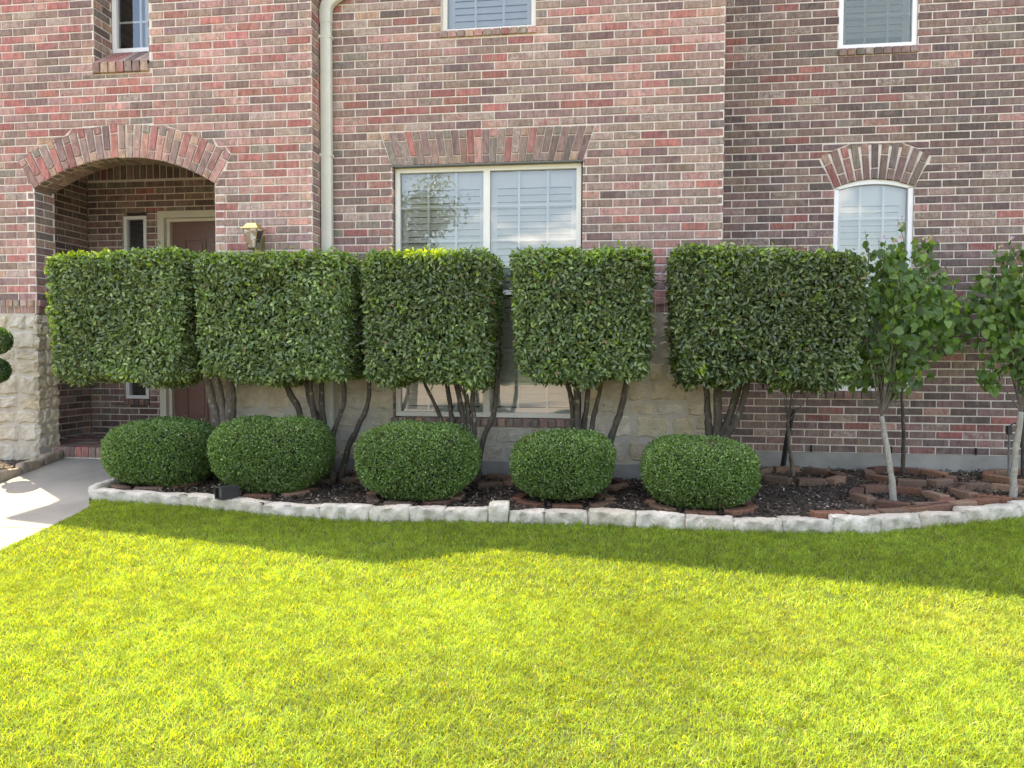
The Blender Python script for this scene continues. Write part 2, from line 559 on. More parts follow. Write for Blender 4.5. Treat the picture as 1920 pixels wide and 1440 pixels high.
def lay(fr, u0, u1, z0, z1, zref, opens, kind, off=0.0, thick=0.11, mortar=None, bricks=None, depth=0.0):
    """courses of bricks over u0..u1, z0..z1 round the openings; mortar strips behind them"""
    def segments(a, b, ops):
        segs = [((u0, u0), (u1, u1))]     # ((bottom,top) left), ((bottom,top) right)
        for o in ops:
            if o.zb >= b - 1e-5 or o.zt <= a + 1e-5:
                continue
            wa, wb = o.w(a + 1e-6), o.w(b - 1e-6)
            ns = []
            for lft, rgt in segs:
                L1, R1 = (o.xc - wa, o.xc - wb), (o.xc + wa, o.xc + wb)
                if R1[0] <= lft[0] or L1[0] >= rgt[0]:
                    ns.append((lft, rgt)); continue
                if L1[0] > lft[0]: ns.append((lft, (L1[0], L1[1])))
                if R1[0] < rgt[0]: ns.append(((R1[0], R1[1]), rgt))
            segs = ns
        return segs
    def course(k, a, b, ca, cb, segs, want):
        jb = JT / 2 if abs(a - ca) < 1e-3 else 0.0
        jt = JT / 2 if abs(b - cb) < 1e-3 else 0.0
        if (b - jt) - (a + jb) < 0.014:
            return
        st = off + (BL / 2 if k % 2 else 0.0)
        for lft, rgt in segs:
            for i in range(math.floor((min(lft) - st) / BL), math.ceil((max(rgt) - st) / BL)):
                p, q = st + i * BL + JT / 2, st + (i + 1) * BL - JT / 2
                if not want(p, q): continue
                ml = JT / 2 if lft[0] != lft[1] else 0.0
                mr = JT / 2 if rgt[0] != rgt[1] else 0.0
                pa, pb = max(p, lft[0] + ml), max(p, lft[1] + ml)
                qa, qb = min(q, rgt[0] - mr), min(q, rgt[1] - mr)
                if qa - pa < 0.0 and qb - pb < 0.0: continue
                if max(qa - pa, qb - pb) < 0.022: continue
                if qa < pa: qa = pa = (qa + pa) / 2
                if qb < pb: qb = pb = (qb + pb) / 2
                j = lambda s=0.0014: random.uniform(-s, s)
                poly = [(pa + j(), a + jb + j()), (qa + j(), a + jb + j()), (qb + j(), b - jt + j()), (pb + j(), b - jt + j())]
                bricks.append((fr, poly, -0.012 + depth, depth + random.uniform(-0.0015, 0.0025), brick_col(kind, (qa - pa) < 0.16), (qa - pa) > 0.2))
    for k in range(math.floor((z0 - zref) / BH), math.ceil((z1 - zref) / BH)):
        ca, cb = zref + k * BH, zref + (k + 1) * BH
        cuts = [max(ca, z0), min(cb, z1)]
        if cuts[1] - cuts[0] < 1e-4:
            continue
        lo, hi = cuts
        cutters = [o for o in opens if lo + 1e-4 < o.zb < hi - 1e-4 or lo + 1e-4 < o.zt < hi - 1e-4]
        zones = []
        for o in cutters:
            w = max(o.w(min(max(z, o.zb + 1e-5), o.zt - 1e-5)) for z in (lo, (lo + hi) / 2, hi)) + 0.012
            zones.append((o.xc - w, o.xc + w))
            cuts += [zz for zz in (o.zb, o.zt) if lo + 1e-4 < zz < hi - 1e-4]
        cuts = sorted(cuts)
        hit = lambda p, q: any(q > za and p < zb_ for za, zb_ in zones)
        if cutters:
            course(k, lo, hi, ca, cb, segments(lo, hi, [o for o in opens if o not in cutters]), lambda p, q: not hit(p, q))
        for a, b in zip(cuts[:-1], cuts[1:]):
            if b - a < 1e-4:
                continue
            segs = segments(a, b, opens)
            for lft, rgt in segs:
                prism(mortar, fr, [(lft[0], a), (rgt[0], a), (rgt[1], b), (lft[1], b)], -thick, -0.007 + depth, back=True)
            course(k, a, b, ca, cb, segs, hit if cutters else (lambda p, q: True))

# camera projection, used only to find which bricks show largest
_mw = cam.matrix_world.inverted()
def project(p):
    q = _mw @ Vector(p)
    return (0.5 + q.x / -q.z * 1443 / 1920, 0.5 + q.y / -q.z * 1443 / 1440, -q.z)

# ================================================================== SETTING
def lawn_z(y):
    return -0.13 + 0.02 * (y + 1.8)
def walk_z(y):
    return max(0.055 + 0.118 * (y + 0.1), lawn_z(y) + 0.006)
def mulch_z(y):
    return -0.055 * (0.8 - y) / 2.4
KERB = [(-5.49, -1.36), (-4.552, -1.501), (-3.73, -1.704), (-3.226, -1.757), (-2.827, -1.796), (-2.519, -1.771), (-2.251, -1.744),
        (-1.92, -1.71), (-1.758, -1.698), (-1.496, -1.679), (-1.167, -1.656), (-0.811, -1.687), (-0.453, -1.718), (-0.116, -1.747),
        (0.235, -1.697), (0.598, -1.646), (0.934, -1.599), (1.266, -1.434), (1.669, -1.231), (2.181, -0.964), (2.62, -0.72), (3.1, -0.45), (3.6, -0.2), (4.1, 0.0)]
def kerb_y(x):
    return float(np.interp(x, [p[0] for p in KERB], [p[1] for p in KERB]))
WALK_R = [(-5.62, -0.1), (-5.53, -1.02), (-5.50, -1.36), (-5.276, -1.643), (-4.978, -2.913), (-4.30, -5.8), (-3.8, -8.2)]
WALK_L = [(-6.70, -0.1), (-6.655, -1.02), (-6.60, -2.9), (-6.2, -5.8), (-5.8, -8.2)]
def walk_r(y):
    return float(np.interp(-y, [-p[1] for p in WALK_R], [p[0] for p in WALK_R]))

# ground sheet reaching far past everything
def grid_sheet(name, xs, ys, zf, mat, kind="structure", smooth=True):
    mb = MB()
    v = [(x, y, zf(x, y)) for y in ys for x in xs]
    nx = len(xs)
    f = [(j * nx + i, j * nx + i + 1, (j + 1) * nx + i + 1, (j + 1) * nx + i) for j in range(len(ys) - 1) for i in range(nx - 1)]
    mb.add(v, f)
    return tag(mb.build(name, mat, smooth=smooth), kind=kind)

def ground_z(x, y):
    if y < -8.6: return lawn_z(-8.6) - 0.02 - 0.10 * min(1, (-8.6 - y))
    return lawn_z(y) - 0.02 if y < -1.0 else lawn_z(-1.0) - 0.02
tag(grid_sheet("ground", [-400, -60, -20, -10, -6, -3, 0, 3, 6, 12, 30, 80, 400], [-400, -120, -60, -40, -30, -20, -12, -9.6, -8.6, -7, -5, -3, -1.0, 6, 30, 400], ground_z, 'lawn'),
    "green grassy ground running out to the street")
# lawn thatch just under the blades
mb = MB()
ys = np.linspace(-8.2, -0.2, 41)
xs_n = 40
for j in range(len(ys) - 1):
    for i in range(xs_n):
        qs = []
        for (jj, ii) in ((j, i), (j, i + 1), (j + 1, i + 1), (j + 1, i)):
            y = ys[jj]; xl = walk_r(y) + 0.01
            x = xl + (9.0 - xl) * (ii / xs_n) ** 1.5
            qs.append((x, y, lawn_z(y) + 0.004 * math.sin(x * 3.1 + y * 2.3)))
        cx = sum(q[0] for q in qs) / 4; cy = sum(q[1] for q in qs) / 4
        if cx < 4.1 and cy > kerb_y(cx) + 0.08:
            continue
        mb.add(qs, [(0, 3, 2, 1)])
tag(mb.build("lawn", 'lawn'), "mown front lawn in front of the stone kerb", kind="structure")

# concrete walk, in two slabs with a joint
def slab(name, L_, R_, zf, th, mat, label):
    mb = MB()
    n = len(L_)
    v = []
    for (xl, y), (xr, y2) in zip(L_, R_):
        v += [(xl, y, zf(y)), (xr, y2, zf(y2)), (xl, y, zf(y) - th), (xr, y2, zf(y2) - th)]
    f = []
    for i in range(n - 1):
        a, b = i * 4, (i + 1) * 4
        f += [(a, b, b + 1, a + 1), (a, a + 2, b + 2, b), (a + 1, b + 1, b + 3, a + 3)]
    f += [(0, 1, 3, 2), (4 * n - 4, 4 * n - 2, 4 * n - 1, 4 * n - 3)]
    mb.add(v, f)
    return tag(mb.build(name, mat), label, kind="structure")
def walk_rows(y0, y1, n=10):
    ys_ = np.linspace(y0, y1, n)
    Lx = lambda y: float(np.interp(-y, [-p[1] for p in WALK_L], [p[0] for p in WALK_L]))
    return [(Lx(y), y) for y in ys_], [(walk_r(y), y) for y in ys_]
for a, b in ((-0.112, -2.335), (-2.35, -4.6), (-4.615, -8.2)):
    slab("walkway", *walk_rows(a, b), walk_z, 0.12, 'concrete', "pale concrete front walk leading to the porch step")

# sidewalk and street behind the camera (they show in the window glass)
mb = MB(); mb.box(-40, 40, -9.9, -8.5, -0.5, lawn_z(-8.5) + 0.0)
tag(mb.build("sidewalk", 'street'), "pale concrete public sidewalk along the street", kind="structure")
mb = MB(); mb.box(-60, 60, -30, -10.9, -0.6, -0.36)
tag(mb.build("street", 'street'), "pale concrete street in front of the house", kind="structure")

# mulch bed
mb = MB()
nx, ny = 90, 22
bx = np.linspace(-5.45, 4.1, nx)
vv = []
for j in range(ny):
    for x in bx:
        yb = 0.9 if x > -0.02 else (0.05 if x > -3.9 else -0.2)
        yf = kerb_y(x) + 0.05
        y = yf + (yb - yf) * j / (ny - 1)
        vv.append((x, y, mulch_z(y) - 0.012 + 0.010 * math.sin(x * 7.3 + 2 * math.sin(y * 5)) * math.cos(y * 6.1) + random.uniform(-.004, .004)))
mb.add(vv, [(j * nx + i, j * nx + i + 1, (j + 1) * nx + i + 1, (j + 1) * nx + i) for j in range(ny - 1) for i in range(nx - 1)])
tag(mb.build("mulch_bed", 'soil', smooth=True), "dark mulch bed between the kerb and the house", kind="structure")

# soil of the bed left of the walk
mb = MB()
mb.box(-10, -6.78, -3.4, -0.2, -0.3, 0.045)
tag(mb.build("soil_bed", 'soil'), "dark soil bed left of the walk", kind="structure")

# ================================================================== HOUSE
house = empty("brick_house", (-2, 3, 0))
tag(house, "two storey red and brown brick house with limestone base and arched porch", "house")
BRICKS = []          # (frame, poly, d0, d1, colour, full)
OWNERS = []          # matching wall for each run
def run(owner, fr, *a, **k):
    n0 = len(BRICKS)
    lay(fr, *a, bricks=BRICKS, **k)
    OWNERS.extend([owner] * (len(BRICKS) - n0))

ZREF = 3.03
F_BAY = Frame((0, -0.27, 0), (1, 0, 0), (0, -1, 0))
F_CEN = Frame((0, 0, 0), (1, 0, 0), (0, -1, 0))
F_RGT = Frame((0, 0.82, 0), (1, 0, 0), (0, -1, 0))
F_RET = Frame((-3.886, 0, 0), (0, 1, 0), (1, 0, 0))      # bay return, faces right
F_RET2 = Frame((0.008, 0, 0), (0, 1, 0), (1, 0, 0))          # centre return, faces right
F_JL = Frame((-6.853, 0, 0), (0, 1, 0), (1, 0, 0))       # porch arch left jamb
F_JR = Frame((-4.903, 0, 0), (0, -1, 0), (-1, 0, 0))
F_PL = Frame((-7.40, 0, 0), (0, 1, 0), (1, 0, 0))        # porch left wall
F_PB = Frame((0, 1.25, 0), (1, 0, 0), (0, -1, 0))        # porch back wall
ARCH1 = Arch(-5.88, 0.985, 2.828, 3.113, 0.325)
ARCH2 = Arch(1.585, 0.384, 2.850, 2.938, 0.352)
STONE_TOP = 1.56
CAP = 1.70            # brick courses start above the two rowlock courses
TOPZ = 5.42

# --- wall cores (mortar) and their bricks
mort = {k: MB() for k in ('bay', 'centre', 'right', 'porch')}
W1 = (-6.172, -5.572, 3.93, 5.6)
W2 = (-2.689, -1.760, 4.222, 5.6)
W3 = (1.215, 1.968, 4.168, 5.6)
LIN = Opening(-2.2425, 0.45, 3.333, lambda z: 0.9375 if z < 3.012 else 0.9425 + (z - 3.012) / 0.321 * 0.112)
run('bay', F_BAY, -7.35, -3.894, CAP, TOPZ, ZREF, [ARCH1.opening(-1), rect_open(*W1)], 'bay', off=-3.894, mortar=mort['bay'])
run('bay', F_RET, -0.268, -0.004, CAP, TOPZ, ZREF, [], 'centre', off=-0.27 + .127, mortar=mort['bay'], thick=0.05)
run('bay', F_JL, -0.268, 0.01, CAP, 2.83, ZREF, [], 'porch', off=-0.27 + .127, mortar=mort['bay'], thick=0.10)
run('bay', F_JR, -0.01, 0.268, CAP, 2.83, ZREF, [], 'porch', off=0.27, mortar=mort['bay'], thick=0.10)
run('bay', Frame((-6.164, 0, 0), (0, 1, 0), (1, 0, 0)), -0.268, 0.012, 3.95, TOPZ, ZREF, [], 'porch', off=-0.27 + .127, mortar=mort['bay'], thick=0.03)
run('bay', Frame((-5.580, 0, 0), (0, -1, 0), (-1, 0, 0)), -0.012, 0.268, 3.95, TOPZ, ZREF, [], 'porch', off=0.27, mortar=mort['bay'], thick=0.03)
run('centre', Frame((-3.172, 0, 0), (0, 1, 0), (1, 0, 0)), 0.002, 0.11, 0.53, 3.011, ZREF, [], 'porch', off=0.0, mortar=mort['centre'], thick=0.03)
run('centre', F_CEN, -3.89, 0.0, CAP, TOPZ, ZREF, [LIN, rect_open(*W2)], 'centre', off=0.0, mortar=mort['centre'])
run('centre', F_RET2, 0.002, 0.815, CAP, TOPZ, ZREF, [], 'right', off=0, mortar=mort['centre'], thick=0.05)
run('right', F_RGT, 0.0, 4.3, 0.16, TOPZ, 0.16, [ARCH2.opening(0.715), rect_open(*W3)], 'right', off=-0.06, mortar=mort['right'])
run('porch', F_PL, 0.02, 1.245, 0.165, 3.42, 0.17, [], 'porch', off=0.1, mortar=mort['porch'])
run('porch', F_PB, -7.40, -4.7, 0.165, 3.25, 0.17, [rect_open(-6.95, -6.62, 0.52, 2.87), rect_open(-6.47, -5.2, -1, 2.87)], 'porch', off=-7.4, mortar=mort['porch'])

# mortar behind the arch bands and the lintel
def band_mortar(mb, fr, arch, n=24):
    for i in range(n):
        a0 = -arch.a + 2 * arch.a * i / n; a1 = -arch.a + 2 * arch.a * (i + 1) / n
        prism(mb, fr, [arch.at(a0, arch.R), arch.at(a1, arch.R), arch.at(a1, arch.Ro), arch.at(a0, arch.Ro)], -0.11, -0.0075, back=True)
band_mortar(mort['bay'], F_BAY, ARCH1)
band_mortar(mort['right'], F_RGT, ARCH2)
prism(mort['centre'], F_CEN, [(-3.185, 3.012), (-1.30, 3.012), (-1.188, 3.333), (-3.297, 3.333)], -0.11, -0.0075, back=True)
# soffit of the porch arch, 0.28 deep
nso = 24
for i in range(nso):
    a0 = -ARCH1.a + 2 * ARCH1.a * i / nso; a1 = -ARCH1.a + 2 * ARCH1.a * (i + 1) / nso
    P = []
    for r in (ARCH1.R + 0.006, ARCH1.R + 0.12):
        for a in (a0, a1):
            for y in (-0.162, 0.01):
                x, z = ARCH1.at(a, r); P.append((x, y, z))
    mort['bay'].add(P, [(0, 1, 3, 2), (4, 6, 7, 5), (1, 5, 7, 3), (0, 2, 6, 4)])
# wall above the arch towards the porch, jamb piers and backs
mort['bay'].box(-7.35, -6.876, -0.155, 0.005, -0.1, 5.4)
mort['bay'].box(-4.885, -3.95, -0.155, 0.005, -0.1, 5.4)
mort['bay'].box(-6.875, -6.19, -0.155, 0.005, 3.46, 5.4)
mort['bay'].box(-5.555, -4.886, -0.155, 0.005, 3.46, 5.4)
mort['bay'].box(-6.188, -5.557, -0.155, 0.005, 3.46, 3.90)
# mortar behind the rowlock courses
for k6, bx6 in (('bay', (-7.35, -6.86, -.278, -.156, 1.559, 1.6995)), ('bay', (-4.896, -3.895, -.278, -.156, 1.559, 1.6995)), ('centre', (-3.885, -3.176, -.008, .11, 1.559, 1.6995)),
                ('centre', (-1.306, -.001, -.008, .11, 1.559, 1.6995)), ('centre', (-2.688, -1.761, .004, .11, 4.2215, 4.28)), ('right', (1.216, 1.967, .826, .93, 4.1675, 4.232)),
                ('right', (1.202, 1.968, .826, .93, .7145, .786)), ('centre', (-3.179, -1.306, -.006, .11, .4495, .524)), ('bay', (-6.171, -5.573, -.262, -.16, 3.9295, 4.04))):
    mort[k6].box(*bx6)
# porch soldier course on the back wall
WALLS = {}
labels = {'bay': "red brick front bay wall with the porch arch", 'centre': "brown and red brick wall round the wide window",
          'right': "dark brown brick wall set back behind the saplings", 'porch': "shaded brick walls inside the porch"}
for k in mort:
    WALLS[k] = mort[k].build("wall", 'mortar', house)
    WALLS[k]["label"] = labels[k]

# --- pick the 300 bricks that show largest, join the rest
cand = []
for i, (fr, poly, d0, d1, col, full) in enumerate(BRICKS):
    if not full: continue
    pr = [project(fr(u, z, d1)) for u, z in poly]
    if any(not (0.0 < p[0] < 1.0 and 0.0 < p[1] < 1.0) for p in pr): continue
    zc = sum(p[1] for p in poly) / 4
    own = OWNERS[i]
    if own == 'porch' or (own != 'right' and zc < 2.3) or (own == 'right' and 0.9 < zc < 2.45): continue
    area = abs((pr[1][0] - pr[0][0]) * (pr[2][1] - pr[1][1]))
    cand.append((area, i))
cand.sort(reverse=True)
single = set(i for _, i in cand[:300])
rest = MB()
for i, (fr, poly, d0, d1, col, full) in enumerate(BRICKS):
    if i in single:
        mb = MB()
        prism(mb, fr, poly, d0, d1, col, bev=0.004)
        c = fr(sum(p[0] for p in poly) / 4, sum(p[1] for p in poly) / 4, d1)
        mb.build("brick", 'brick', WALLS[OWNERS[i]], local=c)
    else:
        prism(rest, fr, poly, d0, d1, col, bev=0.004)
tag(rest.build("brickwork", 'brick', house), kind="stuff")

# --- arch bands: radial bricks, full brick and half brick alternating
def arch_band(arch, fr, n, kind, parent, gap):
    for i in range(n):
        a0 = -arch.a + 2 * arch.a * (i + gap) / n
        a1 = -arch.a + 2 * arch.a * (i + 1 - gap) / n
        # parallel sided bricks: half width from the inner arc
        am = (a0 + a1) / 2
        hw = arch.R * (a1 - a0) / 2
        tx, tz = math.cos(am), -math.sin(am)
        ox, oz = math.sin(am), math.cos(am)
        full_first = i % 2 == 0
        cuts = [(0.0, 0.238), (0.25, arch.band)] if full_first else [(0.0, arch.band - 0.25), (arch.band - 0.238, arch.band)]
        jj = random.uniform(-0.006, 0.006)
        for (r0, r1) in cuts:
            w = hw * random.uniform(0.94, 1.03)
            poly = []
            for r, s in ((r0, -1), (r0, 1), (r1, 1), (r1, -1)):
                rr = arch.R + r + jj + random.uniform(-.002, .002)
                ww = w * (1 + 0.25 * r / arch.band * (arch.Ro / arch.R - 1))
                poly.append((arch.xc + ox * rr + tx * ww * s, arch.zc + oz * rr + tz * ww * s))
            mb = MB()
            prism(mb, fr, poly, -0.02, random.uniform(0.004, 0.010), brick_col(kind, r1 - r0 < .15), bev=0.004)
            c = fr(sum(p[0] for p in poly) / 4, sum(p[1] for p in poly) / 4, 0)
            mb.build("arch_brick", 'brick', parent, local=c)
arch_band(ARCH1, F_BAY, 27, 'bay', WALLS['bay'], 0.07)
arch_band(ARCH2, F_RGT, 11, 'right', WALLS['right'], 0.09)
# soffit bricks of the porch arch
sof = MB()
for i in range(27):
    a0 = -ARCH1.a + 2 * ARCH1.a * (i + 0.08) / 27; a1 = -ARCH1.a + 2 * ARCH1.a * (i + 0.92) / 27
    runs = [(-0.268, -0.185), (-0.173, 0.008)] if i % 2 else [(-0.268, -0.085), (-0.073, 0.008)]
    for y0, y1 in runs:
        P = []
        for r in (ARCH1.R - 0.002, ARCH1.R + 0.03):
            for a, y in ((a0, y0), (a1, y0), (a1, y1), (a0, y1)):
                x, z = ARCH1.at(a, r); P.append((x, y, z))
        sof.add(P, [(0, 1, 2, 3), (4, 7, 6, 5), (0, 4, 5, 1), (2, 6, 7, 3), (1, 5, 6, 2), (0, 3, 7, 4)], brick_col('porch'))
tag(sof.build("soffit_brickwork", 'brick', house), kind="stuff")
# flat lintel over the wide window
nl = 27
for i in range(nl):
    t0, t1 = (i + 0.07) / nl, (i + 0.93) / nl
    bx0 = lambda t: -3.183 + t * (1.882)
    tx0 = lambda t: -3.293 + t * (2.102)
    e = lambda t, r: bx0(t) + (tx0(t) - bx0(t)) * r / 0.321
    cuts = [(0.0, 0.236), (0.248, 0.321)] if i % 2 == 0 else [(0.0, 0.073), (0.085, 0.321)]
    dz = random.uniform(-0.004, 0.006)
    for r0, r1 in cuts:
        poly = [(e(t0, r0), 3.012 + r0 + dz), (e(t1, r0), 3.012 + r0 + dz), (e(t1, r1), 3.012 + r1 + dz), (e(t0, r1), 3.012 + r1 + dz)]
        mb = MB()
        prism(mb, F_CEN, poly, -0.02, random.uniform(0.004, 0.010), brick_col('centre', r1 - r0 < .15), bev=0.004)
        mb.build("lintel_brick", 'brick', WALLS['centre'], local=F_CEN(sum(p[0] for p in poly) / 4, 3.012 + (r0 + r1) / 2, 0))
# steel angle under the lintel
mb = MB(); mb.box(-3.20, -1.285, -0.006, 0.06, 2.998, 3.0105)
mb.build("lintel_plate", 'steel', WALLS['centre'])

# --- rowlock courses (brick ends): window sills and the caps over the stone base
def rowlock(fr, u0, u1, z0, z1, n, kind, parent, d1, d0=-0.03, tilt=0.0, tb=0.0):
    for i in range(n):
        a, b = u0 + (u1 - u0) * (i + 0.06) / n, u0 + (u1 - u0) * (i + 0.94) / n
        mb = MB()
        poly = [(a, z0 + random.uniform(0, .002)), (b, z0 + random.uniform(0, .002)), (b, z1), (a, z1)]
        prism(mb, fr, poly, d0, d1 + random.uniform(-.002, .002), brick_col(kind, True), bev=0.004)
        if tb:      # sloping back part of a deep sill
            vs_ = [fr(a, z1 - .003, d1 - .006), fr(b, z1 - .003, d1 - .006), fr(b, z1 + tilt, -tb), fr(a, z1 + tilt, -tb),
                   fr(a, z1 - .04, d1 - .006), fr(b, z1 - .04, d1 - .006), fr(b, z1 + tilt - .04, -tb), fr(a, z1 + tilt - .04, -tb)]
            mb.add(vs_, [(0, 1, 2, 3), (4, 7, 6, 5), (0, 4, 5, 1), (1, 5, 6, 2), (2, 6, 7, 3), (3, 7, 4, 0)], brick_col(kind))
        mb.build("sill_brick", 'brick', parent, local=fr((a + b) / 2, (z0 + z1) / 2, d1))
rowlock(F_BAY, -6.172, -5.574, 3.945, 4.05, 7, 'centre', WALLS['bay'], 0.03, tilt=0.20, tb=0.26)
rowlock(F_CEN, -2.70, -1.752, 4.222, 4.284, 11, 'bay', WALLS['centre'], 0.022, d0=-0.10)
rowlock(F_RGT, 1.212, 1.975, 4.168, 4.236, 9, 'right', WALLS['right'], 0.02, d0=-0.10)
rowlock(F_CEN, -3.19, -1.29, 0.452, 0.528, 23, 'porch', WALLS['centre'], 0.045, d0=-0.08)
rowlock(F_RGT, 1.15, 2.02, 0.716, 0.79, 10, 'right', WALLS['right'], 0.02, d0=-0.10)
for (fr, a, b, n, kd, pw) in ((F_BAY, -7.35, -6.866, 6, 'bay', 'bay'), (F_BAY, -4.895, -3.894, 12, 'bay', 'bay'), (F_CEN, -3.79, -3.18, 7, 'centre', 'centre'), (F_CEN, -1.305, 0, 15, 'centre', 'centre'),
                         (F_JL, -0.27, 0.0, 3, 'porch', 'bay')):
    rowlock(fr, a, b, 1.633, 1.699, n, kd, WALLS[pw], 0.03, d0=-0.03)
    rowlock(fr, a, b, 1.562, 1.628, n, kd, WALLS[pw], 0.016, d0=-0.03)

# --- soldier course inside the porch
for i in range(30):
    a = -7.39 + i * 0.0865
    mb = MB(); prism(mb, F_PB, [(a, 3.262), (a + .074, 3.262), (a + .074, 3.43), (a, 3.43)], -0.02, 0.0, brick_col('porch'), bev=.004)
    mb.build("soldier_brick", 'brick', WALLS['porch'], local=F_PB(a + .037, 3.35, 0))
mb = MB(); mb.box(-7.4, -4.7, 1.258, 1.37, 3.25, 3.44)
mb.build("soldier_bed", 'mortar', WALLS['porch'])

# --- limestone base
def stone(mb, fr, q, D, d0=0.0, nu=9, nv=8, col=(1, 1, 1, 0)):
    """q: four corners (u,z) anticlockwise from lower left; rough split face, edges worn into the mortar"""
    s1, s2, s3 = (random.uniform(0, 50) for _ in range(3))
    tu, tv = random.uniform(-.5, .5), random.uniform(-.5, .5)
    vs_ = []
    for j in range(nv):
        for i in range(nu):
            a, b = i / (nu - 1), j / (nv - 1)
            u = (1 - a) * (1 - b) * q[0][0] + a * (1 - b) * q[1][0] + a * b * q[2][0] + (1 - a) * b * q[3][0]
            z = (1 - a) * (1 - b) * q[0][1] + a * (1 - b) * q[1][1] + a * b * q[2][1] + (1 - a) * b * q[3][1]
            edge = i in (0, nu - 1) or j in (0, nv - 1)
            u += 0.008 * math.sin(s1 + 24 * z + 5 * b)
            z += 0.008 * math.sin(s2 + 19 * u + 4 * a)
            e2 = min(i, nu - 1 - i, j, nv - 1 - j)
            d = d0 + D * (0.93 if e2 == 1 else 1.0) + D * (tu * (a - .5) + tv * (b - .5)) + 0.005 * math.sin(s1 + 21 * u + 13 * z) + 0.003 * math.sin(s3 + 33 * z - 40 * u) + random.uniform(-.003, .003)
            if edge: d = d0 - 0.012
            vs_.append(fr(u, z, d))
    flip = (fr.U.cross(Vector((0, 0, 1))).dot(fr.N) < 0)
    fs = [(j * nu + i, j * nu + i + 1, (j + 1) * nu + i + 1, (j + 1) * nu + i) for j in range(nv - 1) for i in range(nu - 1)]
    if flip: fs = [f[::-1] for f in fs]
    mb.add(vs_, fs, col)

def rubble(u0, u1, z0, z1, wmax, hmin=0.10, hmax=0.26):
    """coursed rubble of uneven heights -> list of quads"""
    out = []
    def split(a, b, c, d):
        w, h = b - a, d - c
        if h > hmax or (h > 2.1 * hmin and h > w * 1.1):
            m = c + h * random.uniform(0.38, 0.62); split(a, b, c, m); split(a, b, m, d); return
        if w > wmax or w > 2.6 * h:
            m = a + w * random.uniform(0.35, 0.65); split(a, m, c, d); split(m, b, c, d); return
        out.append((a, b, c, d))
    split(u0, u1, z0, z1)
    return out

def stone_area(fr, u0, u1, z0, z1, wmax, parent, D=0.03, g=0.007, warm=0.5):
    for a, b, c, d in rubble(u0, u1, z0, z1, wmax):
        j = lambda: random.uniform(-.014, .014)
        ga = 0 if a == u0 else g; gb = 0 if b == u1 else g
        q = [(a + ga + (j() if ga else 0), c + g + j()), (b - gb + (j() if gb else 0), c + g + j()), (b - gb + (j() if gb else 0), d - g + j()), (a + ga + (j() if ga else 0), d - g + j())]
        v = random.uniform(0.72, 1.15); w = random.uniform(0, warm * 1.6)
        col = (min(1, v * (1 - 0.02 * w)), min(1, v * (1 - 0.10 * w)), min(1, v * (1 - 0.30 * w)), 0)
        mb = MB(); stone(mb, fr, q, D * random.uniform(0.75, 1.25), 0.0, col=col)
        mb.build("stone", 'stone', parent, local=fr((a + b) / 2, (c + d) / 2, 0))

M['stonemortar'] = mat_stone("stone_mortar", (0.40, 0.36, 0.30), (0.54, 0.49, 0.41), dirt_amt=0.3, bs=0.4)
BASES = []
for bx6 in ((-7.35, -6.862, -0.285, 0.012, -0.15, 1.558), (-4.899, -3.888, -0.285, 0.012, -0.15, 1.558), (-3.887, -3.175, -0.018, 0.10, -0.15, 1.558),
            (-1.303, 0.0, -0.018, 0.10, -0.15, 1.558), (-3.174, -1.304, -0.018, 0.10, -0.15, 0.451), (-0.10, -0.001, 0.102, 0.81, -0.15, 1.558)):
    mb = MB(); mb.box(*bx6); BASES.append(mb.build("stone_base", 'stonemortar', house))
FS_BAY = Frame((0, -0.285, 0), (1, 0, 0), (0, -1, 0))
FS_CEN = Frame((0, -0.018, 0), (1, 0, 0), (0, -1, 0))
FS_JL = Frame((-6.862, 0, 0), (0, 1, 0), (1, 0, 0))
stone_area(FS_BAY, -7.35, -6.85, 0.02, 1.556, 0.30, BASES[0], D=0.021)
stone_area(FS_JL, -0.30, 0.012, 0.16, 1.556, 0.16, BASES[0], D=0.022)
stone_area(FS_BAY, -4.89, -3.88, 0.02, 1.556, 0.42, BASES[1], D=0.011)
stone_area(FS_CEN, -3.76, -3.19, 0.12, 1.556, 0.42, BASES[2], D=0.011)
stone_area(FS_CEN, -1.285, -0.02, 0.12, 1.556, 0.40, BASES[3], D=0.011, warm=1.0)
stone_area(FS_CEN, -3.18, -1.29, 0.12, 0.445, 0.5, BASES[4], D=0.012)

# --- concrete foundation
mb = MB()
mb.box(0.0, 4.3, 0.800, 0.92, -0.2, 0.158)
mb.box(-3.88, -0.002, -0.05, 0.05, -0.2, 0.112)
mb.build("foundation", 'foundation', house)
for x, z0, z1 in ((0.193, .318, .39), (1.02, .165, .235), (1.80, .165, .235), (2.60, .165, .235), (3.4, .165, .235)):
    mb = MB(); mb.box(x - .007, x + .007, 0.806, 0.83, z0, z1)
    mb.build("weep_hole", 'hole', WALLS['right'])

# --- windows
def arc_pts(xc, half, spring, crown, n=14):
    r = crown - spring; Rr = (half * half + r * r) / (2 * r); zc = crown - Rr; a = math.asin(half / Rr)
    return [(xc + Rr * math.sin(-a + 2 * a * i / n), zc + Rr * math.cos(-a + 2 * a * i / n)) for i in range(n + 1)]

def slat_mesh(w):
    mb = MB()
    # tilted louvre with rounded section
    pr_ = [(-0.016, -0.030), (-0.011, -0.033), (0.012, 0.024), (0.016, 0.031), (0.009, 0.031), (-0.015, -0.022)]
    n = len(pr_)
    v = [(x, y, z) for x in (-w / 2, w / 2) for y, z in pr_]
    f = [(i, (i + 1) % n, n + (i + 1) % n, n + i) for i in range(n)] + [tuple(range(n))[::-1], tuple(range(n, 2 * n))]
    mb.add(v, f)
    return mb

